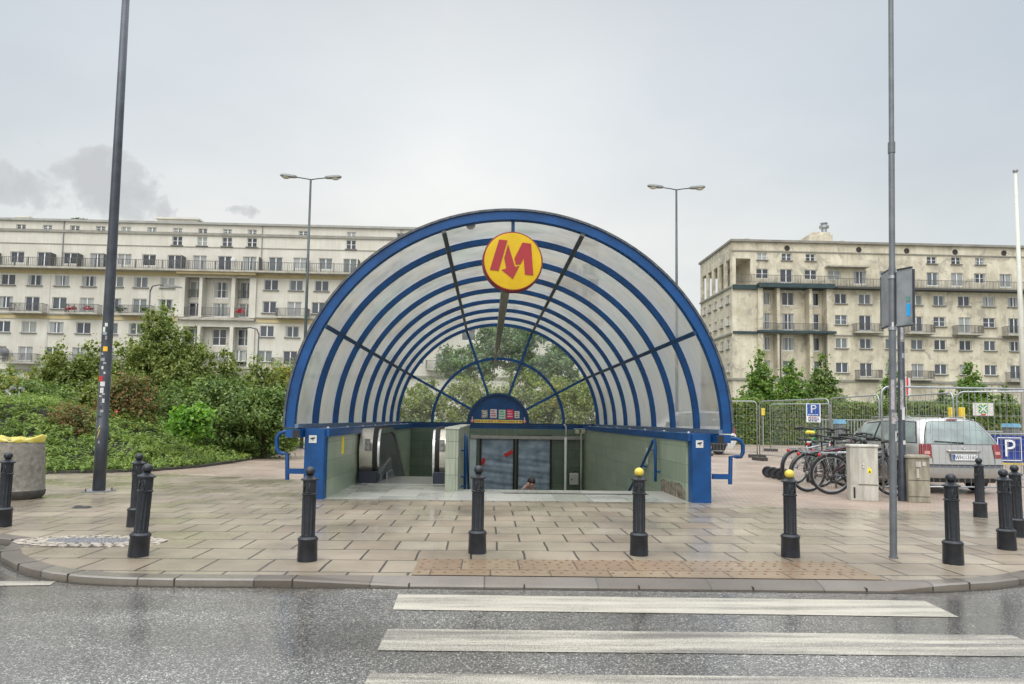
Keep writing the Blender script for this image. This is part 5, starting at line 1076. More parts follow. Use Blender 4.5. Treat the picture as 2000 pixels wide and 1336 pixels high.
mb = MB(); railing(mb, rx(1489)-XC, rx(1613)-XC, -.45, 0, zr(648), .9, .16, sides=False); mb.build('railing', RAIL, B)
mb = MB(); mb.box(rx(1612)-XC, rx(1692)-XC, -1.1, -.003, zr(524)-.02, zr(524)+.18); mb.build('awning_slab', SLABC, B)
for py, h_, d in ((497-3, .14, .12), (655, .14, .14), (744, .3, .14)): mb = MB(); mb.box(0 if py != 655 else rx(1628)-XC, XR1-XC, -d, -.004, zr(py)-h_/2, zr(py)+h_/2); mb.build('string_course', BAND, B)
mb = MB(); mb.box(-.2, XR1-XC+.2, -.35, 13.5, rz, rz+.3); mb.build('roof', pmat('roof_edge_brown', (.22, .205, .18), .8, 0, .2, 1), B)
core = MB(); core.box(.75, XR1-XC, RB+.25, 13.2, 0, zr(562)); core.box(rx(1470)-XC, XR1-XC, .45, 13.2, zr(562), rz-.02); core.box(.5, rx(1470)-XC+.01, .3, 13.2, zr(508), rz-.03); core.box(3.0, rx(1470)-XC+.02, 3.2, 13.19, zr(562), zr(507)); core.build('building_core', PLB, B)
fl = MB(); fl.box(0.02, rx(1470)-XC, .01, 13.2, zr(562)-.05, zr(560)); fl.box(.02, rx(1470)-XC, .01, 13.2, zr(507), zr(503)); fl.build('corner_loggia_slab', PLB, B)
# side facade facing -X with loggia openings and windows (built facing -Y then turned)
SD = empty('side_facade', (0, 13.2, 0), -PI/2); SD.parent = B
sh = []; sw = []
for k in range(5):
    c = .5*0+13.2-1.15-2.45*k-.4; sh.append((c-.85, c+.85, zr(560), zr(508)))
for (zt, zb) in ((577, 594), (619, 637), (665, 683), (712, 729)):
    for k in range(5): c = 13.2-1.55-2.45*k; sh.append((c-.55, c+.55, zr(zb), zr(zt))); sw.append((c, zr(zb), 1.1, zr(zt)-zr(zb)))
wall_holes('wall', 0, 13.2, 0, rz, 0, sh, PLB, SD, .3, (0, 0))
for c, z, w_, h_ in sw: add_window(SD, (0, 0), c, z, w_, h_, 0, False, True)
for py in (564, 655, 744): mb = MB(); mb.box(0, 13.2, -.2, -.003, zr(py)-.12, zr(py)+.12); mb.build('string_course', BAND, SD)
for px in (1539, 1680, 1774, 1869, 1965): mb = MB(); mb.lathe([(.27, 0), (.27, .03), (.36, .03), (.36, -.02)], 20, M=Matrix.Translation((rx(px)-XC, -.02, zr(487))) @ Matrix.Rotation(PI/2, 4, 'X')); mb.build('round_vent', pmat('vent_dark', (.035, .03, .028), .8), B)
for px, py, w_ in rb: balcony(B, orgR, rx(px), zr(py), w_, 1.1, YR)
nw = 0
for (x, z, w_, h_, d, s) in wins: add_window(B, orgR, x, z, round(w_, 2), round(h_, 2), YR, d, s)
for x, z, w_, h_ in bw2: add_window(B, orgR, x, z, round(w_, 2), round(h_, 2), YR+RB, True, False)
mb = MB(); x0, x1 = rx(1591)-XC, rx(1637)-XC; mb.box(x0, x1, 1, 5, rz+.3, rz+1.5); mb.box(x0+.8, x1-.1, 1.5, 4.5, rz+1.5, rz+2.0); ch = mb.build('chimney', PLB, B)
mb = MB(); cxx = rx(1631)-XC; mb.lathe([(.35, 0), (.35, .7), (.62, .85), (.62, 1.15), (.35, 1.3), (.5, 1.5), (.1, 1.62)], 14, (cxx, 2.5, rz+2.0)); mb.build('cowl', GALV, ch, angle=40)
for px in (1467, 1657): mb = MB(); mb.box(rx(px)-XC-.3, rx(px)-XC+.3, 1, 2, rz+.3, rz+.75); mb.build('vent_box', SLABC, B)
mb = MB(); mb.box(rx(1676)-XC, rx(1696)-XC, -.06, .0, 0, 3.4); mb.build('blue_door', pmat('blue_door_paint', (.012, .035, .22), .4), B)
for px, w_ in ((1795, 3.0), (1865, 3.0), (1930, 3.0), (1735, 2.2), (1560, 3.0)): mb = MB(); x = rx(px)-XC; mb.box(x-w_/2, x+w_/2, -.05, .0, .6, 3.2); mb.build('shop_window', pmat('shop_grey', (.16, .17, .17), .3, 0, .3, 1), B)
for px in (1521, 1608): mb = MB(); x = rx(px)-XC; mb.box(x-.05, x+.05, -.42, -.32, zr(742), zr(654)); mb.build('downpipe', DARKP, B)

# ------------------------------------------------------------------ planting bed on the left
LC = {'juniper': leaf_mat('juniper_green', [(.06, .12, .025), (.13, .205, .045), (.22, .31, .07), (.32, .40, .10)], .3, clump=1.0),
      'olive': leaf_mat('olive_leaf', [(.06, .10, .026), (.14, .19, .045), (.23, .28, .07), (.34, .37, .13)], .35, clump=.9),
      'dark': leaf_mat('dark_leaf', [(.04, .085, .022), (.09, .155, .038), (.16, .235, .06), (.25, .32, .10)], .3, clump=1.1),
      'bright': leaf_mat('bright_leaf', [(.05, .15, .02), (.10, .24, .03), (.17, .33, .045), (.26, .42, .07)], .4, clump=4),
      'yellow': leaf_mat('yellowing_leaf', [(.07, .14, .03), (.15, .24, .05), (.27, .32, .07), (.38, .30, .08)], .4, clump=.8),
      'rust': leaf_mat('rusty_leaf', [(.04, .10, .025), (.10, .15, .04), (.22, .17, .07), (.30, .12, .06)], .3, clump=1.6),
      'hedge': leaf_mat('hedge_leaf', [(.035, .085, .015), (.08, .15, .025), (.15, .22, .04), (.24, .26, .06)], .35, clump=.5),
      'cone': leaf_mat('young_tree_leaf', [(.04, .10, .02), (.09, .18, .03), (.17, .27, .05), (.26, .36, .08)], .4, clump=.7),
      'locust': leaf_mat('grey_green_leaf', [(.04, .09, .035), (.08, .145, .055), (.13, .20, .085), (.19, .26, .12)], .35, clump=.8)}
EDGE_ = [(-10.2, 16.35), (-9.2, 16.75), (-8.3, 17.4), (-7.75, 18.8), (-7.6, 20.5), (-7.6, 23.5), (-7.75, 26.6), (-8.3, 30), (-9, 34), (-12, 40)]
ep = np.array([(-40, 16.2), (-14, 16.2)]+EDGE_)
def edist(x, y):
    d = np.full(x.shape, 1e9)
    for a, b in zip(ep, ep[1:]):
        ab = b-a; t = np.clip(((x-a[0])*ab[0]+(y-a[1])*ab[1])/(ab@ab), 0, 1); d = np.minimum(d, np.hypot(x-a[0]-t*ab[0], y-a[1]-t*ab[1]))
    return d
def inside(x, y):
    ex = np.interp(y, [16.2, 16.35, 17.4, 20.5, 26.6, 34, 40], [-14, -10.2, -8.3, -7.6, -7.75, -9, -12]); return (y > 16.22) & (x < ex)
def mound(x, y):
    d = edist(x, y); s = np.clip(d/2.6, 0, 1); s = s*s*(3-2*s)*.6+s*.4
    H = np.interp(x, [-20, -13, -10.5, -9.2, -7.6], [1.9, 1.55, 1.15, .85, .55])
    H = H+.12*np.sin(x*1.9+y)+.10*np.sin(y*2.3-x*1.1)+.07*np.sin(x*4.1)*np.sin(y*3.7)
    return np.maximum(0, H*s)
bedpoly = [(-40, 16.2), (-14, 16.2)]+EDGE_+[(-40, 40)]
nx, ny = 90, 80; X_, Y_ = np.meshgrid(np.linspace(-24, -7.4, nx), np.linspace(16.1, 40, ny)); Z_ = np.where(inside(X_, Y_), mound(X_, Y_)-.05, -.02)
vs = np.stack([X_, Y_, Z_], -1).reshape(-1, 3); fs = [(j*nx+i, j*nx+i+1, (j+1)*nx+i+1, (j+1)*nx+i) for j in range(ny-1) for i in range(nx-1)]
tag(mesh_obj('terrain', vs, fs, SOIL, None, True), kind='structure')
mb = MB(); pe_ = [(-24, 16.15), (-14, 16.15)]+EDGE_
for a, b in zip(pe_, pe_[1:]):
    a, b = Vector((*a, 0)), Vector((*b, 0)); t = (b-a).normalized(); nn = Vector((t.y, -t.x, 0))*.05; mb.add([a-nn, a+nn, b+nn, b-nn, a-nn+Vector((0, 0, .06)), a+nn+Vector((0, 0, .06)), b+nn+Vector((0, 0, .06)), b-nn+Vector((0, 0, .06))], [(0, 1, 2, 3), (4, 5, 6, 7), (0, 1, 5, 4), (2, 3, 7, 6), (1, 2, 6, 5), (3, 0, 4, 7)])
tag(mb.build('bed_edging', DCONC), kind='structure')
# spreading ground cover: arching sprays on the mound
ns = 7000; sx_ = rng.uniform(-17, -7.3, ns*2); sy_ = 16.25+(rng.random(ns*2)**1.35)*18; k = inside(sx_, sy_) & (sx_ > -16.5); sx_, sy_ = sx_[k][:ns], sy_[k][:ns]; ns = len(sx_)
sh_ = mound(sx_, sy_); big = rng.random(ns); az = rng.uniform(0, 2*PI, ns); ln = .18+.42*big**2; NL = 26
tt = rng.random((ns, NL)); rad_ = ln[:, None]*tt; hh = ln[:, None]*(1.0*tt-.75*tt**2)
PX = sx_[:, None]+np.cos(az)[:, None]*rad_; PY = sy_[:, None]+np.sin(az)[:, None]*rad_-.12*tt; PZ = sh_[:, None]+hh+rng.uniform(-.03, .06, (ns, NL))
Pn = np.stack([PX, PY, PZ], -1).reshape(-1, 3)+rng.normal(0, .022, (ns*NL, 3)); Up = np.stack([np.cos(az)[:, None]*np.ones((1, NL)), np.sin(az)[:, None]*np.ones((1, NL)), (.9-1.2*tt)], -1).reshape(-1, 3)
Nn = np.tile(np.array([[0, -.3, 1.0]]), (len(Pn), 1))
tag(leaves_mesh('ground_cover', Pn, Nn, .088, .28, LC['juniper'], up=Up), kind='stuff')

def shrub(name, px, pyt, wpx, Y, m_, lab, n, cat='shrub', size=.11, depth=None, base=0, group=None, shape='round', seed=1, aspect=.55, clumps=70, trunk=True, cr=.22):
    t = at(px, pyt, Y); H = t.z-base; w_ = wpx/1333*Y/2; e = empty(name, (t.x, Y, base), 0, lab, cat, group); d = depth or w_*.8
    if shape == 'round': bl_ = [((0, 0, H*.52), (w_, d, H*.5)), ((w_*.2, 0, H*.72), (w_*.55, d*.6, H*.30)), ((-w_*.35, -.1, H*.55), (w_*.55, d*.6, H*.32))]
    elif shape == 'cone': bl_ = [((0, 0, H*(.30+.115*i)), (w_*(1.02-.165*i), w_*(1.02-.165*i), H*.13)) for i in range(6)]+[((0, 0, H*.96), (w_*.10, w_*.10, H*.05))]
    elif shape == 'tall': bl_ = [((0, 0, H*.40), (w_, d, H*.34)), ((w_*.1, 0, H*.62), (w_*.75, d*.7, H*.26)), ((0, -.2, H*.80), (w_*.46, d*.5, H*.17)), ((.05, 0, H*.93), (w_*.20, d*.3, H*.09)), ((-w_*.55, 0, H*.58), (w_*.42, d*.5, H*.22)), ((w_*.6, 0, H*.56), (w_*.42, d*.5, H*.22))]
    elif shape == 'open': bl_ = [((-w_*.55, 0, H*.66), (w_*.45, d*.6, H*.17)), ((w_*.5, 0, H*.62), (w_*.5, d*.6, H*.20)), ((0, .2, H*.86), (w_*.5, d*.6, H*.15)), ((.1, -.3, H*.72), (w_*.35, d*.5, H*.12)), ((w_*.75, 0, H*.48), (w_*.28, d*.4, H*.12))]
    P, N = crown_points(bl_, int(n*(2.6 if shape == 'tall' else 1.5)), int(clumps*(4.2 if shape == 'tall' else 2.4)), cr*(.66 if shape == 'tall' else .8)); sc_l = rng.random(len(P)) < .35; P = P+np.where(sc_l[:, None], rng.normal(0, .13 if Y < 40 else .2, P.shape), 0); leaves_mesh('crown', P, N, size*(.86 if shape == 'tall' else .9), aspect, m_, e)
    if trunk: trunk_mesh(H*.9, .028*H**.9+.015, 8 if shape != 'open' else 9, w_*(.9 if shape == 'open' else .7), seed=seed).build('trunk', BARK, e, smooth=True)
    return e
sg = 'bushes and young trees in the planting bed'
shrub('tall_shrub', 113, 672, 105, 24.5, LC['olive'], 'pointed olive-green bush rising in front of the lowest balcony at the left', 9000, shape='tall', seed=1, group=sg)
shrub('tall_shrub', 183, 668, 110, 25.0, LC['olive'], 'loose olive-green bush with a thin leader just left of the sticker-covered pole', 9000, shape='tall', seed=2, group=sg)
shrub('tall_shrub', 318, 592, 195, 25.5, LC['olive'], 'tallest and widest leafy bush right of the sticker-covered pole', 22000, 'shrub', .115, shape='tall', seed=3, group=sg, clumps=150, cr=.17)
shrub('tall_shrub', 440, 682, 130, 26.0, LC['olive'], 'rounded green bush beside the tallest one, towards the canopy', 9000, shape='tall', seed=4, group=sg)
shrub('tall_shrub', 503, 690, 90, 28.0, LC['olive'], 'sparse thin-topped bush around the small curved lamp pole', 4500, shape='tall', seed=5, group=sg, cr=.16)
shrub('leafy_shrub', 552, 712, 110, 28.5, LC['yellow'], 'bush turning yellow and orange tight against the left side of the canopy', 8000, seed=6, group=sg)
shrub('leafy_shrub', 12, 722, 120, 22.5, LC['yellow'], 'yellowish bush cut by the left edge of the picture behind the litter bin', 7000, seed=7, group=sg)
shrub('leafy_shrub', 408, 742, 210, 22.6, LC['dark'], 'broad dark green bush below the tallest one, behind the bright green plant', 17000, seed=8, group=sg, clumps=120)
shrub('leafy_shrub', 520, 758, 150, 23.4, LC['dark'], 'dark glossy bush behind the curved blue side rail', 12000, seed=9, group=sg, clumps=100)
shrub('leafy_shrub', 330, 765, 110, 22.8, LC['dark'], 'dark green bush between the berry bush and the broad bush', 8000, seed=19, group=sg)
shrub('leafy_shrub', 90, 748, 170, 22.4, LC['dark'], 'dark bush filling the bed behind the bin and below the pointed bush', 12000, seed=12, group=sg, clumps=100)
shrub('leafy_shrub', 200, 745, 110, 22.3, LC['olive'], 'mid-green bush directly behind the sticker-covered pole', 9000, seed=13, group=sg)
bs = shrub('berry_shrub', 252, 735, 110, 20.5, LC['rust'], 'spreading bush with reddish berries and rusty leaves just right of the sticker-covered pole', 9000, size=.085, seed=10, group=sg, base=.3)
P, N = crown_points([((0, -.2, .75), (.85, .6, .55))], 420, 40, .2); leaves_mesh('berries', P, N, .06, .9, pmat('berry_red', (.42, .05, .02), .5, 0, .3, 5), bs)
b2 = shrub('berry_shrub', 145, 790, 100, 18.6, LC['rust'], 'low rusty-leaved bush with a few red berries between bin and sticker-covered pole', 4500, size=.07, seed=11, base=.4, group=sg)
shrub('maple_seedling', 376, 795, 68, 19.2, LC['bright'], 'vivid light green leafy plant standing out among the darker ground cover', 2600, 'plant', .12, seed=14, base=.75, aspect=.8, clumps=30, trunk=False, cr=.3)
# yellow and white blooms by the left edge
e = empty('flower_clump', tuple(at(18, 800, 20.5)), 0, 'clump of yellow and white flowers at the left edge above the litter bin', 'flowers')
P, N = crown_points([((0, 0, .35), (.35, .3, .35))], 90, 12, .3); leaves_mesh('white_blooms', P, N, .14, .7, WHITEP, e); P, N = crown_points([((.1, 0, .2), (.45, .3, .25))], 80, 12, .3); leaves_mesh('yellow_blooms', P, N, .13, .8, YEL, e)
# ---- behind the canopy
shrub('feathery_tree', 1000, 632, 290, 36, LC['locust'], 'feathery grey-green tree with a forked trunk seen through the rear glass', 12000, 'tree', .20, shape='open', seed=21, clumps=110, cr=.24)
bg2 = 'bushes behind the rear glass of the canopy'
for i, (px, py, w_, Y, m_, lab) in enumerate(((830, 748, 120, 31, 'olive', 'round bush at the left foot of the rear glass'), (925, 735, 130, 32, 'olive', 'yellow-green bush behind the left spokes of the rear glass'), (1010, 728, 130, 33, 'olive', 'bush under the feathery tree above the blue half disc'),
                                    (1080, 738, 110, 32, 'yellow', 'light bush right of the blue half disc behind the glass'), (1145, 742, 110, 31, 'olive', 'dull green bush at the right foot of the rear glass'))):
    shrub('leafy_shrub', px, py, w_, Y, LC[m_], lab, 6500, size=.13, seed=30+i, group=bg2)
# ---- hedge and conical trees on the right
hx0, hx1 = at(1405, 800, 45).x, at(2035, 800, 45).x; hg = empty('hedge', ((hx0+hx1)/2, 45, 0), 0, 'long clipped green hedge behind the wire fences and parked cars', 'hedge')
n = 60000; P = np.empty((n, 3)); u = rng.random(n); P[:, 0] = (rng.random(n)-.5)*(hx1-hx0); v = rng.random(n)
H_ = 2.75+.12*np.sin(P[:, 0]*1.1)+.1*np.sin(P[:, 0]*2.7); top_ = u < .3
P[:, 1] = np.where(top_, rng.uniform(-.8, .8, n), -.8+rng.normal(0, .10, n)-.05*np.sin(P[:, 0]*3)); P[:, 2] = np.where(top_, H_+rng.normal(0, .09, n), v*H_)
N = np.where(top_[:, None], np.array([[0, -.3, 1.]]), np.array([[0, -1., .35]])); leaves_mesh('foliage', P, N, .17, .65, LC['hedge'], hg)
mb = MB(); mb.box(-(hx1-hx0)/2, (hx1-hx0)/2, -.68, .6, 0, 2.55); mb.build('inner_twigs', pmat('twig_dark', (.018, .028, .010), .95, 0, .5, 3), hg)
tg = 'conical young trees in front of the right block'
for i, (px, py, w_, lab, m_) in enumerate(((1484, 683, 84, 'leftmost conical green tree beside the canopy', 'cone'), (1545, 700, 92, 'conical green tree second from the canopy, above the parking sign', 'cone'), (1603, 690, 84, 'darker spreading tree with orange tinge, third from the canopy', 'dark'),
                             (1742, 703, 62, 'green tree half hidden behind the sign boards and tall slim pole', 'cone'), (1893, 708, 92, 'conical green tree above the clover sign', 'cone'), (1838, 762, 60, 'small low bushy tree between the tall slim pole and the clover sign tree', 'dark'), (1965, 755, 66, 'small dark tree near the white flagpole', 'dark'))):
    shrub('conical_tree', px, py, w_*1.3, 51+i*.4, LC[m_], lab, 9000 if w_ > 70 else 5000, 'tree', .24, shape='cone', seed=40+i, group=tg, clumps=150, cr=.26)

# ------------------------------------------------------------------ fences
WIRE = pmat('fence_wire', (.30, .31, .31), .5, .4, .15, 10)
def mesh_panel(name, x0, y0, x1, y1, h, lab, feet=True, r=.021, zb=.12, wire=.0028, step=.125, group='temporary wire mesh fence panels'):
    d = Vector((x1-x0, y1-y0)); L_ = d.length; e = empty(name, (x0, y0, 0), math.atan2(d.y, d.x), lab, 'fence panel', group)
    c = .16; P_ = [(0, 0, zb)]+[(0, 0, h-c)]+[(c-c*math.cos(R(a)), 0, h-c+c*math.sin(R(a))) for a in (22, 45, 68, 90)]+[(L_-c+c*math.sin(R(a)), 0, h-c+c*math.cos(R(a))) for a in (0, 22, 45, 68)]+[(L_, 0, h-c), (L_, 0, zb)]
    mb = MB(); mb.tube(P_, r, 8); mb.tube([(0, 0, zb+.1), (L_, 0, zb+.1)], r*.7, 6); mb.build('frame', GALV, e, smooth=True)
    m = MB(); k = int(L_/step)
    for i in range(1, k): x = L_*i/k; m.box(x-wire, x+wire, -wire, wire, zb+.1, h-.01)
    kk = int((h-zb)/.28)
    for j in range(1, kk): z = zb+.1+(h-zb-.1)*j/kk; m.box(0, L_, -wire, wire, z-wire, z+wire)
    m.build('wire_mesh', WIRE, e)
    if feet:
        for x in (0, L_): m = MB(); m.cbox(x-.34, x+.34, -.12, .12, 0.001, .13, .02); m.build('foot', DCONC, e)
    return e
a = at(1722, 800, 12.95); h_ = at(1730, 755, 12.95).z
mesh_panel('fence_panel', a.x, 12.95, 10.95, 13.12, h_, 'nearest wire fence panel standing between the bollards and the silver estate car', feet=False, r=.020, wire=.0022)
h2 = at(1600, 779, 22).z; A_, M_, B_ = at(1483, 800, 25.5), at(1619, 800, 21.9), at(1717, 800, 19)
mesh_panel('fence_panel', A_.x, 25.5, M_.x, 21.9, h2, 'wire fence panel left of the blue parking sign'); mesh_panel('fence_panel', M_.x+.05, 21.85, B_.x, 19, h2+.02, 'wire fence panel right of the blue parking sign, ending at the tall slim pole')
A_, B_ = at(1375, 800, 28.5), at(1478, 800, 27.5); mesh_panel('fence_panel', A_.x, 28.5, B_.x, 27.5, at(1450, 784, 28).z, 'wire fence panel partly hidden behind the canopy')
A_, B_ = at(1504, 800, 34), at(1622, 800, 32); mesh_panel('fence_panel', A_.x, 34, B_.x, 32, at(1560, 789, 33).z, 'farthest wire fence panel in front of the hedge')
A_, B_, C_ = at(1762, 800, 19.5), at(1862, 800, 16.9), at(2045, 800, 15.9)
h3 = at(1850, 768, 17.2).z; mesh_panel('fence_panel', A_.x, 19.5, B_.x, 16.9, h3, 'wire fence panel behind the roof of the silver estate car', feet=False); mesh_panel('fence_panel', B_.x+.06, 16.85, C_.x, 15.9, h3+.02, 'wire fence panel carrying the clover sign', feet=False)
# bar fence in front of the hedge
def bar_fence(pxa, pxb, Y, pyt, lab):
    a, b = at(pxa, 800, Y), at(pxb, 800, Y); h = at((pxa+pxb)/2, pyt, Y).z; e = empty('bar_fence', (a.x, Y, 0), 0, lab, 'fence', 'grey vertical bar fences'); m = MB(); L_ = b.x-a.x; k = int(L_/.19)
    for i in range(k+1): x = L_*i/k; m.box(x-.022, x+.022, -.015, .015, .1, h)
    m.build('bars', GALV, e); m = MB(); m.tube([(0, 0, .12), (0, 0, h), (L_, 0, h), (L_, 0, .12)], .03, 6); m.box(0, L_, -.02, .02, .12, .17); m.build('rails', GALV, e)
bar_fence(1600, 1705, 40, 820, 'grey bar fence behind the bicycles'); bar_fence(1892, 1992, 26, 843, 'grey bar fence behind the blue parking banner')
# parking sign on the fence
PB = pmat('sign_blue', (.012, .075, .34), .4, 0, .1, 5); PW = pmat('sign_white', (.72, .74, .76), .45, 0, .05, 5)
a, b = at(1573, 788, 22.9), at(1596, 825, 22.9); ps = empty('parking_sign', ((a.x+b.x)/2, 22.75, b.z), R(-30), 'small blue and white P parking sign hung on the wire fence above the bicycles', 'sign'); w_, h_ = (b.x-a.x)*1.12, a.z-b.z
mb = MB(); mb.box(-w_/2, w_/2, 0, .012, 0, h_); mb.build('board', PW, ps); mb = MB(); mb.box(-w_*.43, w_*.43, -.003, -.0005, h_*.33, h_*.96); mb.build('blue_field', PB, ps)
text_part('P', h_*.62, PW, ps, Matrix.Translation((0, -.0045, h_*.69)) @ FACE, 'letter')
for z, m_, ws in ((.40, PW, (.1, .07, .12, .08)), (.25, RED, (.12, .05, .09)), (.17, PB, (.06, .1, .1, .06)), (.08, BLACK, (.2, .12))):
    x = -w_*.36; mb = MB()
    while x < w_*.3:
        for q in ws:
            if x < w_*.3: mb.box(x, x+q*w_, -.006, -.0035, h_*z-.018, h_*z+.018); x += (q+.05)*w_
    mb.build('small_print', m_, ps)
# clover sign
Yc = 16.35; a, b = at(1901, 787, Yc), at(1937, 812, Yc); cs = empty('clover_sign', ((a.x+b.x)/2, Yc, b.z), R(-12), 'white board with a green and yellow four-leaf emblem wired to the fence', 'sign'); w_, h_ = b.x-a.x, a.z-b.z
mb = MB(); mb.box(-w_/2, w_/2, -.03, -.02, 0, h_); mb.build('board', pmat('grubby_white', (.45, .43, .42), .6, 0, .25, 20, col2=(.66, .64, .62)), cs)
TEAL = pmat('teal_leaf', (.01, .20, .20), .5); LIME = pmat('lime_leaf', (.42, .55, .10), .5)
for k in range(4):
    an = PI/4+k*PI/2; cx_, cz_ = .26*h_*math.cos(an), h_*.53+.26*h_*math.sin(an)
    for r_, m_, yy in ((.205, LIME, -.0325), (.15, TEAL, -.036)): mb = MB(); mb.prism([(cx_+r_*h_*math.cos(t)*(1), cz_+r_*h_*math.sin(t)) for t in [2*PI*i/12 for i in range(12)]], 'y', yy, yy+.002); mb.build('emblem_leaf', m_, cs)
mb = MB()
for an in (PI/4, -PI/4): mb.box(-.36*h_, .36*h_, -.040, -.0375, -.012, .012, Matrix.Translation((0, 0, h_*.53)) @ Matrix.Rotation(an, 4, 'Y'))
mb.build('emblem_cross', PW, cs); mb = MB(); mb.box(-.05, .05, -.036, -.0305, .01, .04); mb.build('emblem_mark', RED, cs)
# big blue parking banner on a low barrier
Yb = 17.6; a, b = at(1936, 850, Yb), at(1936, 902, Yb+.0); bn = empty('parking_banner', (a.x-.15, Yb, b.z), R(-2), 'wide blue banner with a large framed white P right of the silver car', 'banner'); h_ = a.z-b.z; wB = 3.0
mb = MB(); vs = []; nx = 40
for j in range(9):
    for i in range(nx+1): vs.append((wB*i/nx, .018*math.sin(i*.9)+.012*math.sin(j*1.3+i*.4)-.01*j/8, h_*j/8))
mesh_obj('cloth', vs, [(j*(nx+1)+i, j*(nx+1)+i+1, (j+1)*(nx+1)+i+1, (j+1)*(nx+1)+i) for j in range(8) for i in range(nx)], pmat('banner_blue', (.008, .03, .21), .45, 0, .2, 3), bn, True)
fx0, fx1 = .26, .26+h_*.92; mb = MB(); t = .022
for (x0, x1, z0, z1) in ((fx0, fx1, h_*.05, h_*.05+t), (fx0, fx1, h_*.93-t, h_*.93), (fx0, fx0+t, h_*.05, h_*.93), (fx1-t, fx1, h_*.05, h_*.93)): mb.box(x0, x1, -.052, -.047, z0, z1)
mb.build('white_frame', PW, bn); text_part('P', h_*.92, PW, bn, Matrix.Translation(((fx0+fx1)/2, -.054, h_*.49)) @ FACE, 'letter'); text_part('T', h_*.92, PW, bn, Matrix.Translation((fx1+.40, -.054, h_*.49)) @ FACE, 'letter')
mb = MB(); mb.tube([(0, .06, -.55+.0), (0, .06, h_+.04), (wB, .06, h_+.04), (wB, .06, -.55)], .02, 6)
for i in range(1, 22): mb.box(wB*i/22-.006, wB*i/22+.006, .055, .065, -.45, h_+.04)
mb.box(0, wB, .05, .07, -.46, -.43); mb.build('barrier_frame', GALV, bn); mb = MB(); mb.box(0, wB, -.01, .03, -.06, -.03); mb.build('yellow_tape', YEL, bn)
for px in (1858, 1878): a = at(px, 796, 29); e = MB(); e.cbox(a.x-.09, a.x+.09, 28.9, 29.1, 0, a.z, .02); tag(e.build('gate_post', YEL), 'square yellow gate post in front of the hedge, '+('left one of the two' if px < 1870 else 'right one of the two'), 'post', 'yellow gate posts')
a = at(1490, 797, 33); b = at(1490, 811, 33); e = empty('marker_post', (a.x, 33, 0), 0, 'slim grey post with a small yellow box on top seen through the wire panel', 'post'); mb = MB(); mb.cbox(-.07, .07, -.06, .06, b.z, a.z, .01); mb.build('yellow_box', YEL, e); mb = MB(); mb.lathe([(.03, 0), (.03, b.z)], 8); mb.build('pole', GALV, e)
# pale blue electricity boxes / small blue roofs behind the bar fence
for px, Y, lab in ((1640, 38, 'small light blue rounded bin lid behind the bicycles'), (1975, 25, 'small light blue lid behind the blue banner')):
    a, b = at(px-8, 819 if px < 1700 else 827, Y), at(px+8, 828 if px < 1700 else 835, Y); e = empty('container', ((a.x+b.x)/2, Y, 0), 0, lab, 'bin'); w_ = (b.x-a.x)/2; m = MB(); m.prism([(-w_, b.z), (w_, b.z), (w_*.95, (a.z+b.z)/2), (w_*.5, a.z), (-w_*.8, a.z)], 'y', -.3, .3); m.build('lid', pmat('pale_blue_plastic', (.16, .36, .52), .45), e); m = MB(); m.cbox(-w_*.85, w_*.85, -.28, .28, 0, b.z-.003, .03); m.build('bin_body', pmat('grey_plastic_dark', (.12, .13, .13), .5), e)
# flagpole and small flag
a = at(1983, 331, 20); b = at(1999, 790, 20); fp = empty('flagpole', (a.x, 20, 0), 0, 'tall white tapering flagpole at the right edge in front of the right block', 'flagpole'); mb = MB(); mb.lathe([(.085, 0), (.07, a.z*.5), (.04, a.z-.1)], 14); mb.build('pole', pmat('cream_pole', (.55, .54, .48), .4, 0, .08, 4), fp, smooth=True); mb = MB(); mb.lathe([(.05, a.z-.1), (.075, a.z-.06), (.075, a.z-.02), (.02, a.z)], 12); mb.build('cap', GALV, fp)
fp.rotation_euler = (0, R(0), 0)
a = at(1769, 738, 44); e = empty('flag', (a.x, 44, a.z), 0, 'small drooping white and red flag above the hedge behind the tall slim pole', 'flag')
mb = MB(); mb.tube([(0, 0, -3), (0, 0, .1)], .03, 6); mb.build('flag_stick', WHITEP, e)
for nm, x0, x1, m_ in (('red_half', .02, .16, pmat('flag_red', (.55, .03, .06), .7)), ('white_half', .16, .30, WHITEP)):
    vs = [];
    for j in range(9):
        for i in range(4): vs.append((x0+(x1-x0)*i/3+.03*math.sin(j*.8), .03*math.sin(i*2+j), -1.25*j/8))
    mesh_obj(nm, vs, [(j*4+i, j*4+i+1, (j+1)*4+i+1, (j+1)*4+i) for j in range(8) for i in range(3)], m_, e, True)

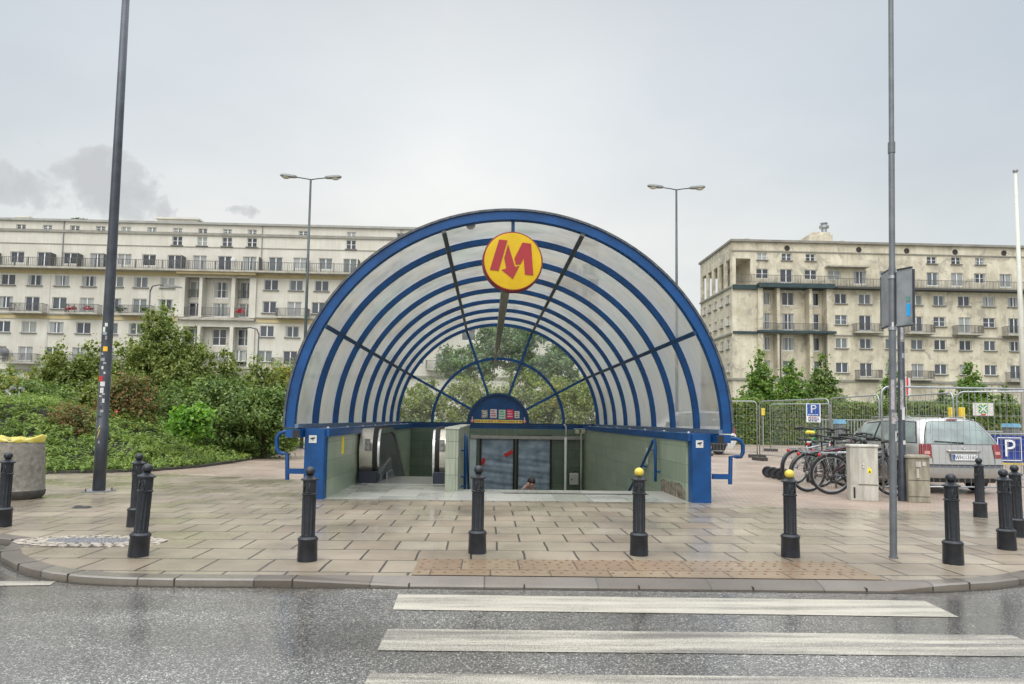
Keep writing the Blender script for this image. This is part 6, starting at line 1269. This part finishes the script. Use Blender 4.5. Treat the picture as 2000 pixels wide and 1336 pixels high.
# ------------------------------------------------------------------ cars
TYRE = BLACK
def car(name, loc, rz, paint, lab, grp=None, sc=1.0, zsc=1.0, plate='WH 1316G'):
    e = empty(name, loc, rz, lab, 'car', grp); e.scale = (sc, sc, sc*zsc)
    Zs = [.22, .47, .70, .93, 1.14, 1.36, 1.43]
    ST = [([.06, -.03, .02, .06, .19, .36, .42], [.70, .80, .82, .80, .715, .56, .30], Zs),
          ([.16, .07, .12, .18, .32, .46, .52], [.76, .86, .875, .85, .755, .615, .34], [.22, .47, .70, .93, 1.15, 1.39, 1.45]),
          ([.95]*7, [.79, .885, .895, .87, .775, .65, .36], [.20, .46, .70, .935, 1.17, 1.405, 1.475]),
          ([1.75]*7, [.79, .885, .895, .87, .775, .655, .36], [.20, .46, .70, .93, 1.17, 1.41, 1.48]),
          ([2.55]*7, [.79, .885, .895, .865, .77, .64, .35], [.20, .46, .70, .915, 1.15, 1.36, 1.43]),
          ([3.05, 3.05, 3.05, 3.1, 3.08, 3.05, 3.05], [.79, .885, .89, .855, .79, .66, .36], [.20, .46, .70, .90, 1.0, 1.10, 1.15]),
          ([3.45]*7, [.79, .88, .885, .84, .78, .60, .34], [.20, .46, .68, .86, .90, .935, .955]),
          ([4.2]*7, [.77, .86, .86, .78, .68, .50, .28], [.22, .46, .66, .76, .79, .82, .835]),
          ([4.45, 4.62, 4.62, 4.5, 4.45, 4.42, 4.42], [.66, .74, .70, .62, .54, .40, .22], [.25, .46, .58, .68, .71, .735, .745])]
    def pt(s, lv, side=1, off=0):
        i = min(int(s), len(ST)-2); f = s-i; j = min(int(lv), 5); g = lv-j
        def q(a, c): r0, r1 = ST[i][c], ST[i+1][c]; v0 = r0[j]*(1-g)+r0[j+1]*g; v1 = r1[j]*(1-g)+r1[j+1]*g; return v0*(1-f)+v1*f
        return Vector((side*(q(0, 1)+off), q(0, 0), q(0, 2)+(off*.35 if lv > 3 else 0)))
    mb = MB(); vs = []; n_ = 14; ss = [0, .5, 1]+[1+.25*i for i in range(1, 29)]
    lv = [0, 1, 2, 3, 4, 5, 6]
    for s in ss: vs += [pt(s, l, -1) for l in lv]+[pt(s, l, 1) for l in lv[::-1]]
    mb.add(vs, [(i*n_+k, i*n_+k+1, (i+1)*n_+k+1, (i+1)*n_+k) for i in range(len(ss)-1) for k in range(n_-1)])
    mb.add([vs[(len(ss)-1)*n_+k] for k in range(n_)], [tuple(range(n_))])
    def rear(u, l, off=0):   # u -1..1 across
        p = pt(0, l, 1); x = p.x*u; b = .055*(1-u*u); return Vector((x, p.y-b-off, p.z+(.02*(1-u*u) if l > 5.5 else 0)))
    us = [-1+i*.2 for i in range(11)]; rv = [rear(u, l*.5) for l in range(13) for u in us]; mb.add(rv, [(j*11+i, j*11+i+1, (j+1)*11+i+1, (j+1)*11+i) for j in range(12) for i in range(10)])
    bo = mb.build('body', paint, e)
    bm = bmesh.new(); bm.from_mesh(bo.data); bmesh.ops.remove_doubles(bm, verts=bm.verts[:], dist=.004); bmesh.ops.recalc_face_normals(bm, faces=bm.faces[:]); bm.to_mesh(bo.data); bm.free()
    bo.data.polygons.foreach_set('use_smooth', [True]*len(bo.data.polygons)); bo.data.set_sharp_from_angle(angle=R(42))
    def rpatch(nm, u0, u1, l0, l1, m_, off=.006, par=None, inset_=.0, n1=10, n2=6):
        vs = []
        for j in range(n2+1):
            for i in range(n1+1):
                l = l0+(l1-l0)*j/n2; u = u0+(u1-u0)*i/n1
                if inset_: u *= 1-inset_*j/n2
                vs.append(rear(u, l, off))
        return mesh_obj(nm, vs, [(j*(n1+1)+i, j*(n1+1)+i+1, (j+1)*(n1+1)+i+1, (j+1)*(n1+1)+i) for j in range(n2) for i in range(n1)], m_, par or e, True)
    def spatch(nm, side, s0, s1, l0, l1, m_, off=.006, par=None, tap0=0, tap1=0, n1=8, n2=5):
        vs = []
        for j in range(n2+1):
            v = j/n2
            for i in range(n1+1):
                u = i/n1; s = s0+tap0*v*v+(s1-tap1*v-s0-tap0*v*v)*u; vs.append(pt(s, l0+(l1-l0)*v, side, off))
        return mesh_obj(nm, vs, [(j*(n1+1)+i, j*(n1+1)+i+1, (j+1)*(n1+1)+i+1, (j+1)*(n1+1)+i) for j in range(n2) for i in range(n1)], m_, par or e, True)
    GM = MATS['car_glass']; RUB = pmat('trim_black', (.015, .016, .017), .5, 0, .2, 9)
    rpatch('rear_window', -.93, .93, 3.12, 5.35, GM, .008); rpatch('window_rubber', -.96, .96, 3.05, 5.45, RUB, .004)
    for side in (-1, 1):
        spatch('side_window', side, 1.02, 1.95, 3.18, 4.85, GM, tap0=.18, tap1=.06); spatch('side_window', side, 2.08, 3.02, 3.18, 4.85, GM, tap1=.0); spatch('side_window', side, 3.12, 4.55, 3.18, 4.8, GM, tap1=.45)
        spatch('window_rubber', side, .95, 4.65, 3.10, 4.93, RUB, .003, tap0=.2, tap1=.45); spatch('rubbing_strip', side, .9, 6.8, 1.55, 1.75, RUB, .012, n2=1)
        tl = rpatch('tail_light', side*.80, side*1.0, 1.95, 3.1, pmat('tail_light_red', (.20, .004, .008), .18, 0, .25, 6, coat=.8), .010); spatch('tail_light_side', side, .0, .75, 1.95, 3.1, MATS['tail_light_red'], .008, par=tl, tap1=.25)
        rpatch('reversing_lens', side*.84, side*.97, 2.25, 2.5, pmat('lens_pale', (.5, .25, .22), .3), .014, par=tl)
        spatch('door_handle', side, 1.95, 2.12, 2.75, 2.85, paint, .03, n2=1, n1=2)
        mb = MB(); mb.prism([(2.95, .95), (3.12, .93), (3.08, 1.08), (2.98, 1.06)], 'x', side*.90, side*1.04); mb.build('door_mirror', RUB, e)
        for yy in (.78, 3.62):
            wm = MB(); Mx = Matrix.Translation((side*.79, yy, .315)) @ Matrix.Rotation(PI/2*side, 4, 'Y'); wm.lathe([(.20, -.09), (.29, -.10), (.315, -.07), (.315, .07), (.29, .10), (.20, .09)], 28, M=Mx); wo = wm.build('wheel', TYRE, e, smooth=True)
            wm = MB(); wm.lathe([(.2, .085), (.19, .07), (.06, .085), (.03, .09)], 20, M=Mx); wm.build('rim', ALU, wo)
            am = MB(); vs = []; K = 16
            for i in range(K+1): a_ = PI*i/K; vs += [(side*.898, yy+.37*math.cos(a_), .30+.37*math.sin(a_)), (side*.898, yy+.33*math.cos(a_)*.0, .30)]
            am.add(vs, [(2*i, 2*i+1, 2*i+3, 2*i+2) for i in range(K)]); am.build('wheel_arch', RUB, e)
    rpatch('bumper_strip', -1, 1, 1.16, 1.34, pmat('bumper_trim_grey', (.10, .11, .13), .4), .022, n2=2); rpatch('bumper_lower', -.97, .97, -.0, .32, RUB, .014, n2=2)
    mb = MB(); mb.tube([rear(u, 1.38, .02) for u in us], .012, 6); mb.build('bumper_seam', RUB, e)
    mb = MB(); mb.tube([rear(-.42+.084*i, 2.52, .03) for i in range(11)], .022, 8); mb.build('tailgate_handle', paint, e, smooth=True)
    mb = MB(); mb.tube([rear(-.28+.07*i, 5.62, .02) for i in range(9)], .014, 6); mb.build('high_brake_light', MATS['tail_light_red'], e, smooth=True)
    mb = MB(); mb.tube([rear(.02, 3.22, .02), rear(-.3, 3.28, .03), rear(-.72, 3.35, .03)], .009, 6); mb.lathe([(.03, 0), (.02, .03)], 10, M=Matrix.Translation(rear(.02, 3.18, .0)) @ Matrix.Rotation(PI/2, 4, 'X')); mb.build('wiper', BLACK, e)
    mb = MB(); mb.lathe([(.045, 0), (.045, .012), (.03, .016), (.025, .012)], 18, M=Matrix.Translation(rear(.02, 2.86, .0)) @ Matrix.Rotation(PI/2, 4, 'X')); mb.build('badge', CHROME, e)
    if plate:
        c = rear(0, 2.02, .03); mb = MB(); mb.box(-.26, .26, c.y-.006, c.y, c.z-.056, c.z+.056); pl = mb.build('number_plate', PW, e); mb = MB(); mb.box(-.258, -.215, c.y-.009, c.y-.0065, c.z-.052, c.z+.052); mb.build('blue_band', PB, pl)
        text_part(plate, .105, BLACK, pl, Matrix.Translation((.022, c.y-.008, c.z-.002)) @ FACE @ Matrix.Diagonal((.95, 1, 1, 1)), 'lettering', .001)
        mb = MB(); mb.box(-.29, .29, c.y+.001, c.y+.012, c.z-.075, c.z+.078); mb.build('plate_recess', pmat('plate_shadow', (.2, .2, .19), .5), e)
    mb = MB(); mb.tube([(0, .62, 1.455), (0, .56, 1.56)], [.012, .006], 6); mb.lathe([(.03, 1.47), (.015, 1.50)], 8, (0, .62, -.01)); mb.build('aerial', BLACK, e)
    for side in (-1, 1): mb = MB(); mb.tube([(side*.60, .75, 1.44), (side*.61, .85, 1.475), (side*.61, 2.3, 1.47), (side*.60, 2.4, 1.42)], .014, 6); mb.build('roof_rail', ALU, e, smooth=True)
    rpatch('panel_gap', -.80, -.79, 1.4, 5.5, RUB, .008, n1=1); rpatch('panel_gap', .79, .80, 1.4, 5.5, RUB, .008, n1=1)
    for side in (-1, 1):
        for s in (2.03, 3.07): spatch('panel_gap', side, s, s+.012, .6, 3.1, RUB, .004, n1=1)
    return e
SILV = pmat('silver_paint', (.42, .41, .385), .28, .55, .06, 2, coat=.8, col2=(.40, .39, .37)); NAVY = pmat('navy_paint', (.02, .03, .05), .25, .3, .1, 2, coat=.8); WHT = pmat('white_paint', (.7, .7, .7), .3, 0, .05, 2, coat=.5)
car('estate_car', (9.80, 13.80, 0), R(-1), SILV, 'silver estate car seen from behind, parked beyond the bollards', sc=1.0, zsc=1.075)
a = at(1884, 820, 20.5); car('dark_car', (a.x, 20.6, 0), R(-14), NAVY, 'dark blue car mostly hidden behind the silver estate car', sc=1.05, zsc=1.04, plate=None)
a = at(1434, 820, 30); car('white_van', (a.x, 30.5, 0), R(88), WHT, 'white vehicle mostly hidden behind the right foot of the canopy', sc=1.0, zsc=1.3, plate=None)

# ------------------------------------------------------------------ bicycles
def bicycle(x, y, rz, frame_m, lab, lean=0, steer=0, sc=1.12, basket=False, seat_m=BLACK):
    e = empty('bicycle', (x, y, 0), 0, lab, 'bicycle', 'bicycles parked beside the cabinets'); e.rotation_euler = (lean, 0, rz); e.scale = (sc,)*3
    RW = .335
    def wheel(cx_, st=0, par=e):
        w = MB(); w.tube([(RW*math.cos(2*PI*i/36), 0, RW*math.sin(2*PI*i/36)) for i in range(36)], .021, 8, closed=True); wo = w.build('wheel', BLACK, par, smooth=True); wo.location = (cx_, 0, RW+.021); wo.rotation_euler = (0, 0, st)
        w = MB(); w.tube([(.305*math.cos(2*PI*i/36), 0, .305*math.sin(2*PI*i/36)) for i in range(36)], .011, 6, closed=True); w.build('rim', ALU, wo, smooth=True)
        w = MB()
        for i in range(24): a = 2*PI*i/24+.05*(i % 2); s = .03*(1 if i % 2 else -1); w.tube([(.02*math.cos(a+.6), s, .02*math.sin(a+.6)), (.3*math.cos(a), 0, .3*math.sin(a))], .0016, 4)
        w.tube([(0, -.045, 0), (0, .045, 0)], .024, 8); w.build('spokes', CHROME, wo)
        return wo
    wheel(0); wheel(1.06, steer); RH = RW+.021
    m = MB(); bb = (.44, 0, .30); st = (.27, 0, .80); hd = (.90, 0, .84); hb_ = (.94, 0, .68)
    m.tube([bb, st], .020, 8); m.tube([(.30, 0, .74), hd], .021, 8); m.tube([bb, hb_], .024, 8); m.tube([hd, hb_], .026, 8)
    for s in (-1, 1): m.tube([(0, s*.055, RH), (.40, s*.03, .30)], .010, 6); m.tube([(0, s*.055, RH), (.30, s*.02, .72)], .009, 6)
    m.build('frame', frame_m, e, smooth=True)
    m = MB()
    for s in (-1, 1): m.tube([(.945, s*.045, .66), (.985, s*.052, .50), (1.06, s*.052, RH)], .012, 6)
    m.tube([(.945, -.045, .66), (.945, .045, .66)], .013, 6); m.tube([(.945, 0, .66), (.89, 0, .90), (.87, 0, .97)], .014, 8); m.build('fork', frame_m, e, smooth=True)
    m = MB(); m.tube([(.78, -.31, .98), (.86, -.24, 1.0), (.90, -.08, .98), (.90, .08, .98), (.86, .24, 1.0), (.78, .31, .98)], .017, 8); hbo = m.build('handlebar', pmat('bar_dark', (.03, .03, .032), .4, .4), e, smooth=True)
    for s in (-1, 1): m = MB(); m.tube([(.82, s*.26, .99), (.72, s*.34, .975)], .025, 8); m.tube([(.86, s*.22, .985), (.93, s*.24, .95), (.88, s*.31, .95), (.80, s*.29, .982)], .008, 5); m.build('grip', BLACK, hbo, smooth=True)
    m = MB(); m.lathe([(.035, 0), (.045, .03), (.02, .06)], 10, M=Matrix.Translation((.97, 0, .86)) @ Matrix.Rotation(PI/2, 4, 'Y')); m.build('front_lamp', BLACK, e)
    m = MB(); vs = []
    for (x_, w_, z_) in ((.10, .075, .93), (.16, .085, .95), (.24, .06, .94), (.33, .03, .935), (.39, .02, .93)): vs += [(x_, -w_, z_-.03), (x_, -w_*.8, z_), (x_, w_*.8, z_), (x_, w_, z_-.03)]
    m.add(vs, [(i*4+k, i*4+(k+1) % 4, (i+1)*4+(k+1) % 4, (i+1)*4+k) for i in range(4) for k in range(4)]+[(0, 1, 2, 3), (19, 18, 17, 16)]); m.tube([(.255, 0, .93), (.275, 0, .78)], .013, 8); m.build('saddle', seat_m, e, angle=50)
    for cx_, a0, a1 in ((0, 20, 190), (1.06, 60, 200)):
        m = MB(); vs = []; K = 16; r = RW+.045
        for i in range(K+1): a = R(a0+(a1-a0)*i/K); vs += [(cx_+r*math.cos(a), -.03, RH+r*math.sin(a)), (cx_+(r+.01)*math.cos(a), 0, RH+(r+.01)*math.sin(a)), (cx_+r*math.cos(a), .03, RH+r*math.sin(a))]
        m.add(vs, [(i*3+k, i*3+k+1, (i+1)*3+k+1, (i+1)*3+k) for i in range(K) for k in range(2)]); m.build('mudguard', pmat('mudguard_dark', (.035, .036, .04), .4), e, smooth=True)
    m = MB()
    for s in (-1, 1): m.tube([(-.18, s*.06, .74), (.24, s*.05, .75)], .006, 5); m.tube([(-.12, s*.06, .74), (0, s*.06, RH)], .005, 5)
    for x_ in (-.17, -.06, .06, .18): m.tube([(x_, -.06, .742), (x_, .06, .742)], .005, 5)
    m.build('rear_rack', GALV, e)
    m = MB(); m.lathe([(.03, 0), (.035, .02), (.025, .035)], 12, M=Matrix.Translation((-.19, 0, .70)) @ Matrix.Rotation(-PI/2, 4, 'Y')); m.build('rear_light', RED, e)
    m = MB(); m.lathe([(.085, -.004), (.085, .004)], 24, M=Matrix.Translation((.44, -.05, .30)) @ Matrix.Rotation(PI/2, 4, 'X')); m.tube([(.44, -.06, .30), (.54, -.07, .18)], .009, 6); m.tube([(.44, .06, .30), (.34, .07, .42)], .009, 6); m.box(.50, .59, -.14, -.07, .165, .185); m.box(.29, .38, .07, .14, .415, .435); m.build('crank', BLACK, e)
    m = MB(); m.tube([(.0, -.03, RH+.03), (.44, -.05, .385)], .004, 4); m.tube([(0, -.03, RH-.03), (.44, -.05, .215)], .004, 4); m.build('chain', BLACK, e)
    return e
NAVF = pmat('frame_navy', (.015, .02, .035), .3, .2, .1, 8, coat=.5); GRF = pmat('frame_green', (.01, .16, .05), .35, 0, .15, 8, coat=.4); SLV = pmat('frame_silver', (.35, .36, .38), .35, .6); DKR = pmat('frame_dark_red', (.07, .012, .02), .35, .1, .1, 8, coat=.4)
x0, y0 = G(1623, 966); x1, y1 = G(1741, 969); an = math.atan2(y1-y0, x1-x0)
bicycle(x0, y0, an, NAVF, 'dark bicycle nearest the cabinets with its front wheel right of the pale cabinet', lean=R(4), steer=R(-18))
x0, y0 = G(1578, 961); bicycle(x0, y0, R(8), DKR, 'dark red bicycle directly behind the nearest one, with a round red rear lamp', lean=R(3))
x0, y0 = G(1553, 946); bicycle(x0, y0, R(20), SLV, 'silver-framed bicycle third from the cabinets, its rear wheel leftmost', lean=R(3))
x0, y0 = G(1577, 940); bicycle(x0-.1, y0-.25, R(58), GRF, 'green-framed bicycle with wide handlebars and yellow saddle below the parking sign', lean=R(2), steer=R(10), seat_m=YEL, sc=1.30)
x0, y0 = G(1620, 938); bicycle(x0-.1, y0-.2, R(64), GRF, 'second green-framed bicycle standing right of the parking sign', lean=R(2), steer=R(-8), sc=1.30)
x0, y0 = G(1602, 952); bicycle(x0, y0, R(14), NAVF, 'dark bicycle squeezed between the dark red one and the silver one', lean=R(5), steer=R(12), sc=1.16)
x0, y0 = G(1648, 950); bicycle(x0, y0, R(24), SLV, 'silver-framed bicycle behind the pale cabinet, saddle and handlebars showing above it', lean=R(4), steer=R(-14), sc=1.18)
for i, lab in enumerate(('leftmost', 'second from left', 'third from left', 'rightmost')):
    x0, y0 = G(1500+i*11.5, 933+i*2.2); m = MB(); m.tube([(.115*math.cos(2*PI*k/24), 0, .115*math.sin(2*PI*k/24)) for k in range(24)], .035, 8, closed=True); o = m.build('small_tyre', BLACK, smooth=True); o.location = (x0, y0, .15); o.rotation_euler = (R(4), 0, R(-32)); tag(o, f'{lab} of the four small black tyres in a row left of the bicycles', 'tyre', 'small tyres left of the bicycles')
    m = MB(); m.lathe([(.085, -.02), (.03, -.03), (.03, .03), (.085, .02)], 16, M=Matrix.Rotation(PI/2, 4, 'X')); m.build('hub', DARKP, o)
# steel hoop stands the bicycles lean on
for i, px in enumerate((1640, 1690)):
    x0, y0 = G(px, 955); e = empty('cycle_stand', (x0, y0+.15, 0), R(10), ('grey steel hoop stand behind the nearest bicycle, near the pale cabinet' if i else 'grey steel hoop stand between the bicycles, left of the pale cabinet'), 'cycle stand', 'steel cycle stands'); m = MB(); m.tube([(0, 0, 0), (0, 0, .7), (.06, 0, .78), (.64, 0, .78), (.70, 0, .7), (.70, 0, 0)], .024, 8); m.build('hoop', GALV, e, smooth=True)
